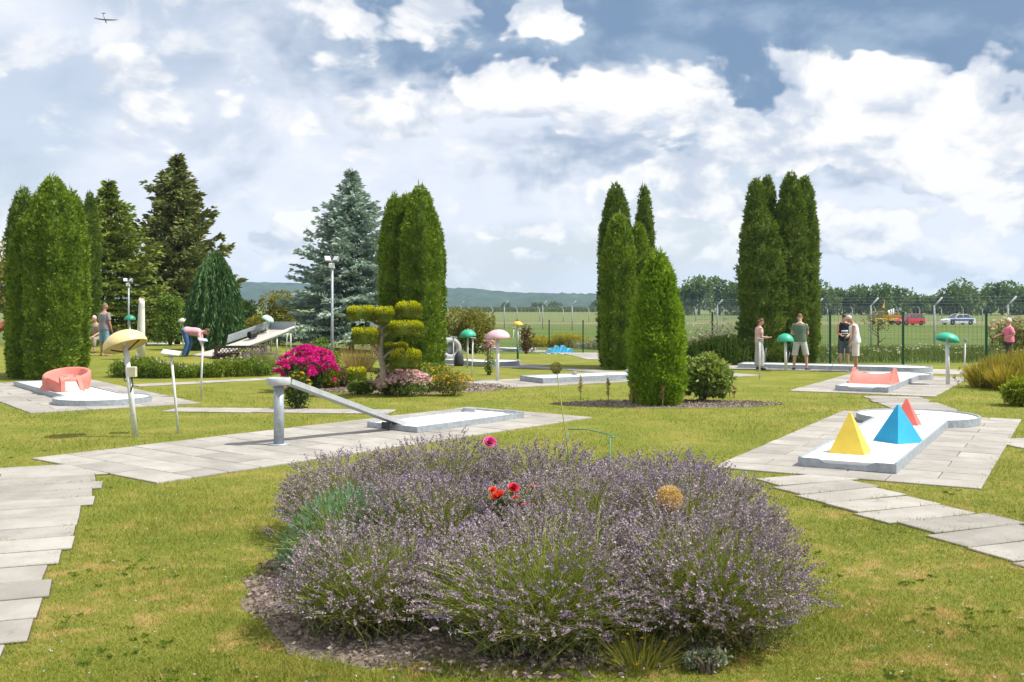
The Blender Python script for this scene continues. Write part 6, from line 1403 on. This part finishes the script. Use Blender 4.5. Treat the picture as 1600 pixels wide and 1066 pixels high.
putter('green gripped putter of the young man in black', t, (w[0] + w[1]) / 2 + Vector((0, .06, -.02)), (.02, .32, .01))
p = at(1337, 581); t, w = person('older grey haired man in white vest and cream shorts', p + Vector((0, 0, pg)), R(78), 1.80, clothmat('cloth_white', (.68, .70, .73)), clothmat('cloth_cream', (.64, .58, .54)), HG, SKINR, lean=R(9), bare=True, arms=[((.10, .10, -1), (.04, .35, -1), .5), ((.14, .02, -1), (.05, .28, -1), .5)], leglen=1.04, head=(26, 0), flare=.035, wide=1.08, shoe=mat('shoe_grey', (.30, .30, .34), .6, .3, 30.), shirt_len=.06)
putter('putter pointing at the lane before the man in the white vest', t, w[1] + Vector((0, .08, -.04)), (.1, .78, .02))
p = W(1577, 34.5); t, w = person('white haired woman in pink shirt beside the fence post', p, R(80), 1.66, clothmat('cloth_pink', (.72, .20, .33)), clothmat('cloth_dark', (.06, .06, .065)), HW, wide=1.18, arms=[((.55, -.2, -.75), (-.5, .9, -.35), .8), ((.10, .72, -.85), (.0, .98, -.42), .8)][::1], leglen=1.95, sleeve=.85, shirt_len=.03)
putter('putter with dark grip held by the woman in the pink shirt', t, w[1] + Vector((0, .09, .0)), (w[1].x, w[1].y + .10, .02), DARKM)
# group at the back on the other side
p = at(163, 556)
t, w = person('man in grey shirt and denim shorts standing by the bench', p, R(-28), 1.80, clothmat('cloth_grey', (.27, .24, .28)), clothmat('cloth_denim_light', (.18, .32, .44), .15), HC, SKINR, wide=1.12, arms=[((.12, .0, -1), (.02, .25, -1)), ((.18, .02, -1), (.05, .3, -1))], leglen=1.08, bald=True, flare=.02, sleeve=.75, shirt_len=.06, shoe=mat('sandal', (.35, .22, .16), .7), head=(5, 0))
pb = at(150, 551); zb = pb.z
t = thing('park_bench', 'dark wooden bench beneath the thuja columns', 'bench', pb + Vector((-.1, .25, 0)))
for k_ in range(4): b = MB(); b.box((0, -.18 + .12 * k_, .43), (1.3, .10, .035)); b.build('seat_slat', BRN, t)
for sx in (-.5, .5): b = MB(); b.box((sx, 0, .205), (.10, .42, .41)); b.build('leg', mat('bench_foot', (.10, .085, .08), .8), t)
for k_ in range(2): b = MB(); b.box((0, .24, .62 + .16 * k_), (1.3, .03, .11)); b.build('back_slat', BRN, t)
for sx in (-.5, .5): b = MB(); b.box((sx, .265, .62), (.06, .03, .5)); b.build('back_post', BRN, t)
sit = [((.10, 1, -.08), (.04, .05, -1)), ((.10, 1, -.08), (.04, .10, -1))]
t, w = person('seated white haired man in khaki patterned shirt on the bench', pb + Vector((-.05, .22, 0)), R(172), 1.72, clothmat('cloth_khaki', (.34, .29, .21), .1, 12., (.20, .17, .12, .8)), clothmat('cloth_stone', (.30, .26, .20)), HW, lean=R(14), pelvis_z=.53, arms=[((.14, .30, -1), (-.35, .75, -.40), .8), ((.14, .30, -1), (-.35, .75, -.40), .8)], legs=sit, leglen=1.6, bald=True, sleeve=.8)
p = at(290, 557)
t, w = person('man in pink checked shirt and jeans bending down to the lane', p + Vector((0, 0, .0)), R(-84), 1.78, clothmat('cloth_pink_check', (.62, .33, .38), .2, 16., (.70, .55, .56, .8)), clothmat('cloth_jeans', (.055, .13, .27), .2), HB, lean=R(96), arms=[((.10, .10, -1), (.03, .20, -1), .6), ((.10, .20, -1), (.02, .35, -1), .6)], legs=[((.06, .38, -1), (.02, -.42, -1)), ((.06, .20, -1), (.02, -.36, -1))], leglen=1.97, head=(-16, 0), sleeve=.8, pelvis_z=.86, wide=1.05)
p = at(587, 561) if False else W(586, 38.)
t, w = person('person in pale shirt mostly hidden behind the topiary', p, R(150), 1.72, clothmat('cloth_pale_blue', (.48, .50, .58)), clothmat('cloth_shorts_light', (.40, .38, .40)), HB, leglen=.75)
# ------------------------------------------------------------------ air: slight haze over the far country
hb = MB(); hb.box((0, 1300, 38), (7600, 2760, 84))
hz = hb.build('haze', None); tag(hz, 'thin bluish summer haze over the fields', 'haze', kind='stuff')
hm = bpy.data.materials.new('haze'); hm.use_nodes = True; q = NT(hm.node_tree); q.N.clear(); o_ = q.node('ShaderNodeOutputMaterial'); v_ = q.node('ShaderNodeVolumePrincipled')
v_.inputs['Color'].default_value = (.50, .74, 1.0, 1); v_.inputs['Density'].default_value = .00017; v_.inputs['Anisotropy'].default_value = .0
q.Lk.new(v_.outputs[0], o_.inputs['Volume']); hz.data.materials.append(hm)
# ------------------------------------------------------------------ grass blades of the lawn
def grass():
    rng = np.random.default_rng(201); m = bpy.data.materials.new('grass_blades'); m.use_nodes = True; q = NT(m.node_tree); b = q.N['Principled BSDF']; out = q.N['Material Output']
    geo = q.node('ShaderNodeNewGeometry'); g, _ = lawn_color(q, geo.outputs['Position']); at = q.node('ShaderNodeAttribute', attribute_name='rnd')
    c = q.mix(at.outputs['Fac'], q.mix(1.0, g, (.85, .98, .8), 'MULTIPLY'), q.mix(1.0, g, (1.55, 1.4, 1.3), 'MULTIPLY')); q.put(b.inputs['Base Color'], c); b.inputs['Roughness'].default_value = .6; b.inputs['Specular IOR Level'].default_value = .25
    tr = q.node('ShaderNodeBsdfTranslucent'); q.put(tr.inputs[0], c); mx = q.node('ShaderNodeMixShader'); mx.inputs[0].default_value = .35; q.Lk.new(b.outputs[0], mx.inputs[1]); q.Lk.new(tr.outputs[0], mx.inputs[2]); q.Lk.new(mx.outputs[0], out.inputs[0])
    n = 420000; u = rng.random(n); y = 1 / (1 / 4.6 - u * (1 / 4.6 - 1 / 26.)); x = (rng.uniform(-130, 1730, n) - CX) / F * y
    keep = np.ones(n, bool)
    wob = .05 * np.sin(x * 7 + 2 * np.sin(y * 5)) + .05 * np.sin(x * 19 + y * 13) + .03 * rng.normal(size=n)
    for P in LAWN_HOLES:
        if P[:, 1].min() > 27: continue
        c0 = P.mean(0); sel = np.nonzero((x > P[:, 0].min() - .3) & (x < P[:, 0].max() + .3) & (y > P[:, 1].min() - .3) & (y < P[:, 1].max() + .3))[0]
        if len(sel) == 0: continue
        X, Y = x[sel], y[sel]
        if len(P) == 4:
            dmin = np.full(len(sel), 1e9); area = 0
            for i in range(4): area += P[i, 0] * P[(i + 1) % 4, 1] - P[(i + 1) % 4, 0] * P[i, 1]
            for i in range(4):
                a = P[i]; e = P[(i + 1) % 4] - a; nrm = np.array([-e[1], e[0]]) / np.linalg.norm(e) * np.sign(area); dmin = np.minimum(dmin, (X - a[0]) * nrm[0] + (Y - a[1]) * nrm[1])
            keep[sel] &= ~(dmin > .01 + np.maximum(0, wob[sel]) * 1.3)
        else:
            rad = np.linalg.norm(P - c0, axis=1); ang = np.arctan2(P[:, 1] - c0[1], P[:, 0] - c0[0]); o = np.argsort(ang); r_ = np.interp(np.arctan2(Y - c0[1], X - c0[0]), ang[o], rad[o], period=2 * np.pi)
            d = r_ - np.hypot(X - c0[0], Y - c0[1]); keep[sel] &= ~((d > .03 + wob[sel]) & (rng.random(len(sel)) > .03))
    x, y, wob = x[keep], y[keep], wob[keep]; n = len(x); z = gz(x, y)
    s = (.8 + y / 14.); h = .026 * (.8 + y / 34.) * rng.uniform(.5, 1.5, n) * (1 + .5 * np.clip(np.sin(x * 1.3 + np.sin(y * 1.7)) * np.sin(y * .9 + x * .4), -.5, 1)); w = .0048 * s * rng.uniform(.7, 1.3, n)
    an = rng.random(n) * 6.28; sd = np.stack([np.cos(an), np.sin(an), 0 * an], 1) * (w / 2)[:, None]; B = np.stack([x, y, z - .004], 1); ln = rng.normal(0, .55, (n, 2)) * h[:, None]
    V = np.stack([B - sd, B + sd, B + np.stack([ln[:, 0], ln[:, 1], h], 1)], 1).reshape(-1, 3); T = np.arange(3 * n).reshape(n, 3)
    me = np_mesh('lawn_grass', V, tris=T, attrs={'rnd': np.repeat(rng.random(n), 3)}); tag(obj('lawn_grass', me, m), 'short mown lawn grass with dry straw patches', 'grass', kind='stuff')
    # flat broad-leaved weeds
    k = 900; u = rng.random(k); yy = 1 / (1 / 4.8 - u * (1 / 4.8 - 1 / 15.)); xx = (rng.uniform(-60, 1660, k) - CX) / F * yy; sel = np.sin(xx * 2.1 + np.sin(yy * 3)) * np.sin(yy * 1.7 + xx) > .1; xx, yy = xx[sel], yy[sel]; ok = np.ones(len(xx), bool)
    for P in LAWN_HOLES: ok &= ~((xx > P[:, 0].min() - .02) & (xx < P[:, 0].max() + .02) & (yy > P[:, 1].min() - .02) & (yy < P[:, 1].max() + .02))
    xx, yy = xx[ok], yy[ok]; k = len(xx); g = LM(); C = np.stack([xx, yy, gz(xx, yy) + .008], 1)
    for j in range(9):
        a = rng.random(k) * 6.28; D = np.stack([np.cos(a), np.sin(a), rng.uniform(.15, .7, k)], 1); g.leaves(C + rng.normal(0, .012, (k, 3)) * np.array([1, 1, 0]), D, rng.uniform(.018, .042, k), rng.uniform(.010, .017, k), rng, side=np.cross(D, np.array([0, 0, 1.])))
    tag(g.build('lawn_weeds', leafmat('weed_green', (.07, .13, .015), (.17, .25, .03))), 'broad leaved green weeds scattered in the lawn', 'weeds', kind='stuff')
    # clover heads and little daisies scattered through the turf
    k = 420; u = rng.random(k); yy = 1 / (1 / 5. - u * (1 / 5. - 1 / 16.)); xx = (rng.uniform(-50, 1650, k) - CX) / F * yy; g = LM(); C = np.stack([xx, yy, gz(xx, yy) + .03], 1); ok = np.ones(k, bool)
    for P in LAWN_HOLES: ok &= ~((xx > P[:, 0].min() - .05) & (xx < P[:, 0].max() + .05) & (yy > P[:, 1].min() - .05) & (yy < P[:, 1].max() + .05))
    C = C[ok]; k = len(C)
    for j in range(6): g.leaves(C, rv(k, rng) * np.array([1, 1, .4]) + np.array([0, 0, .3]), .011, .008, rng)
    tag(g.build('clover_blooms', leafmat('clover_white', (.45, .43, .36), (.68, .66, .60))), 'tiny white clover blooms dotted through the lawn', 'clover', kind='stuff')
grass()
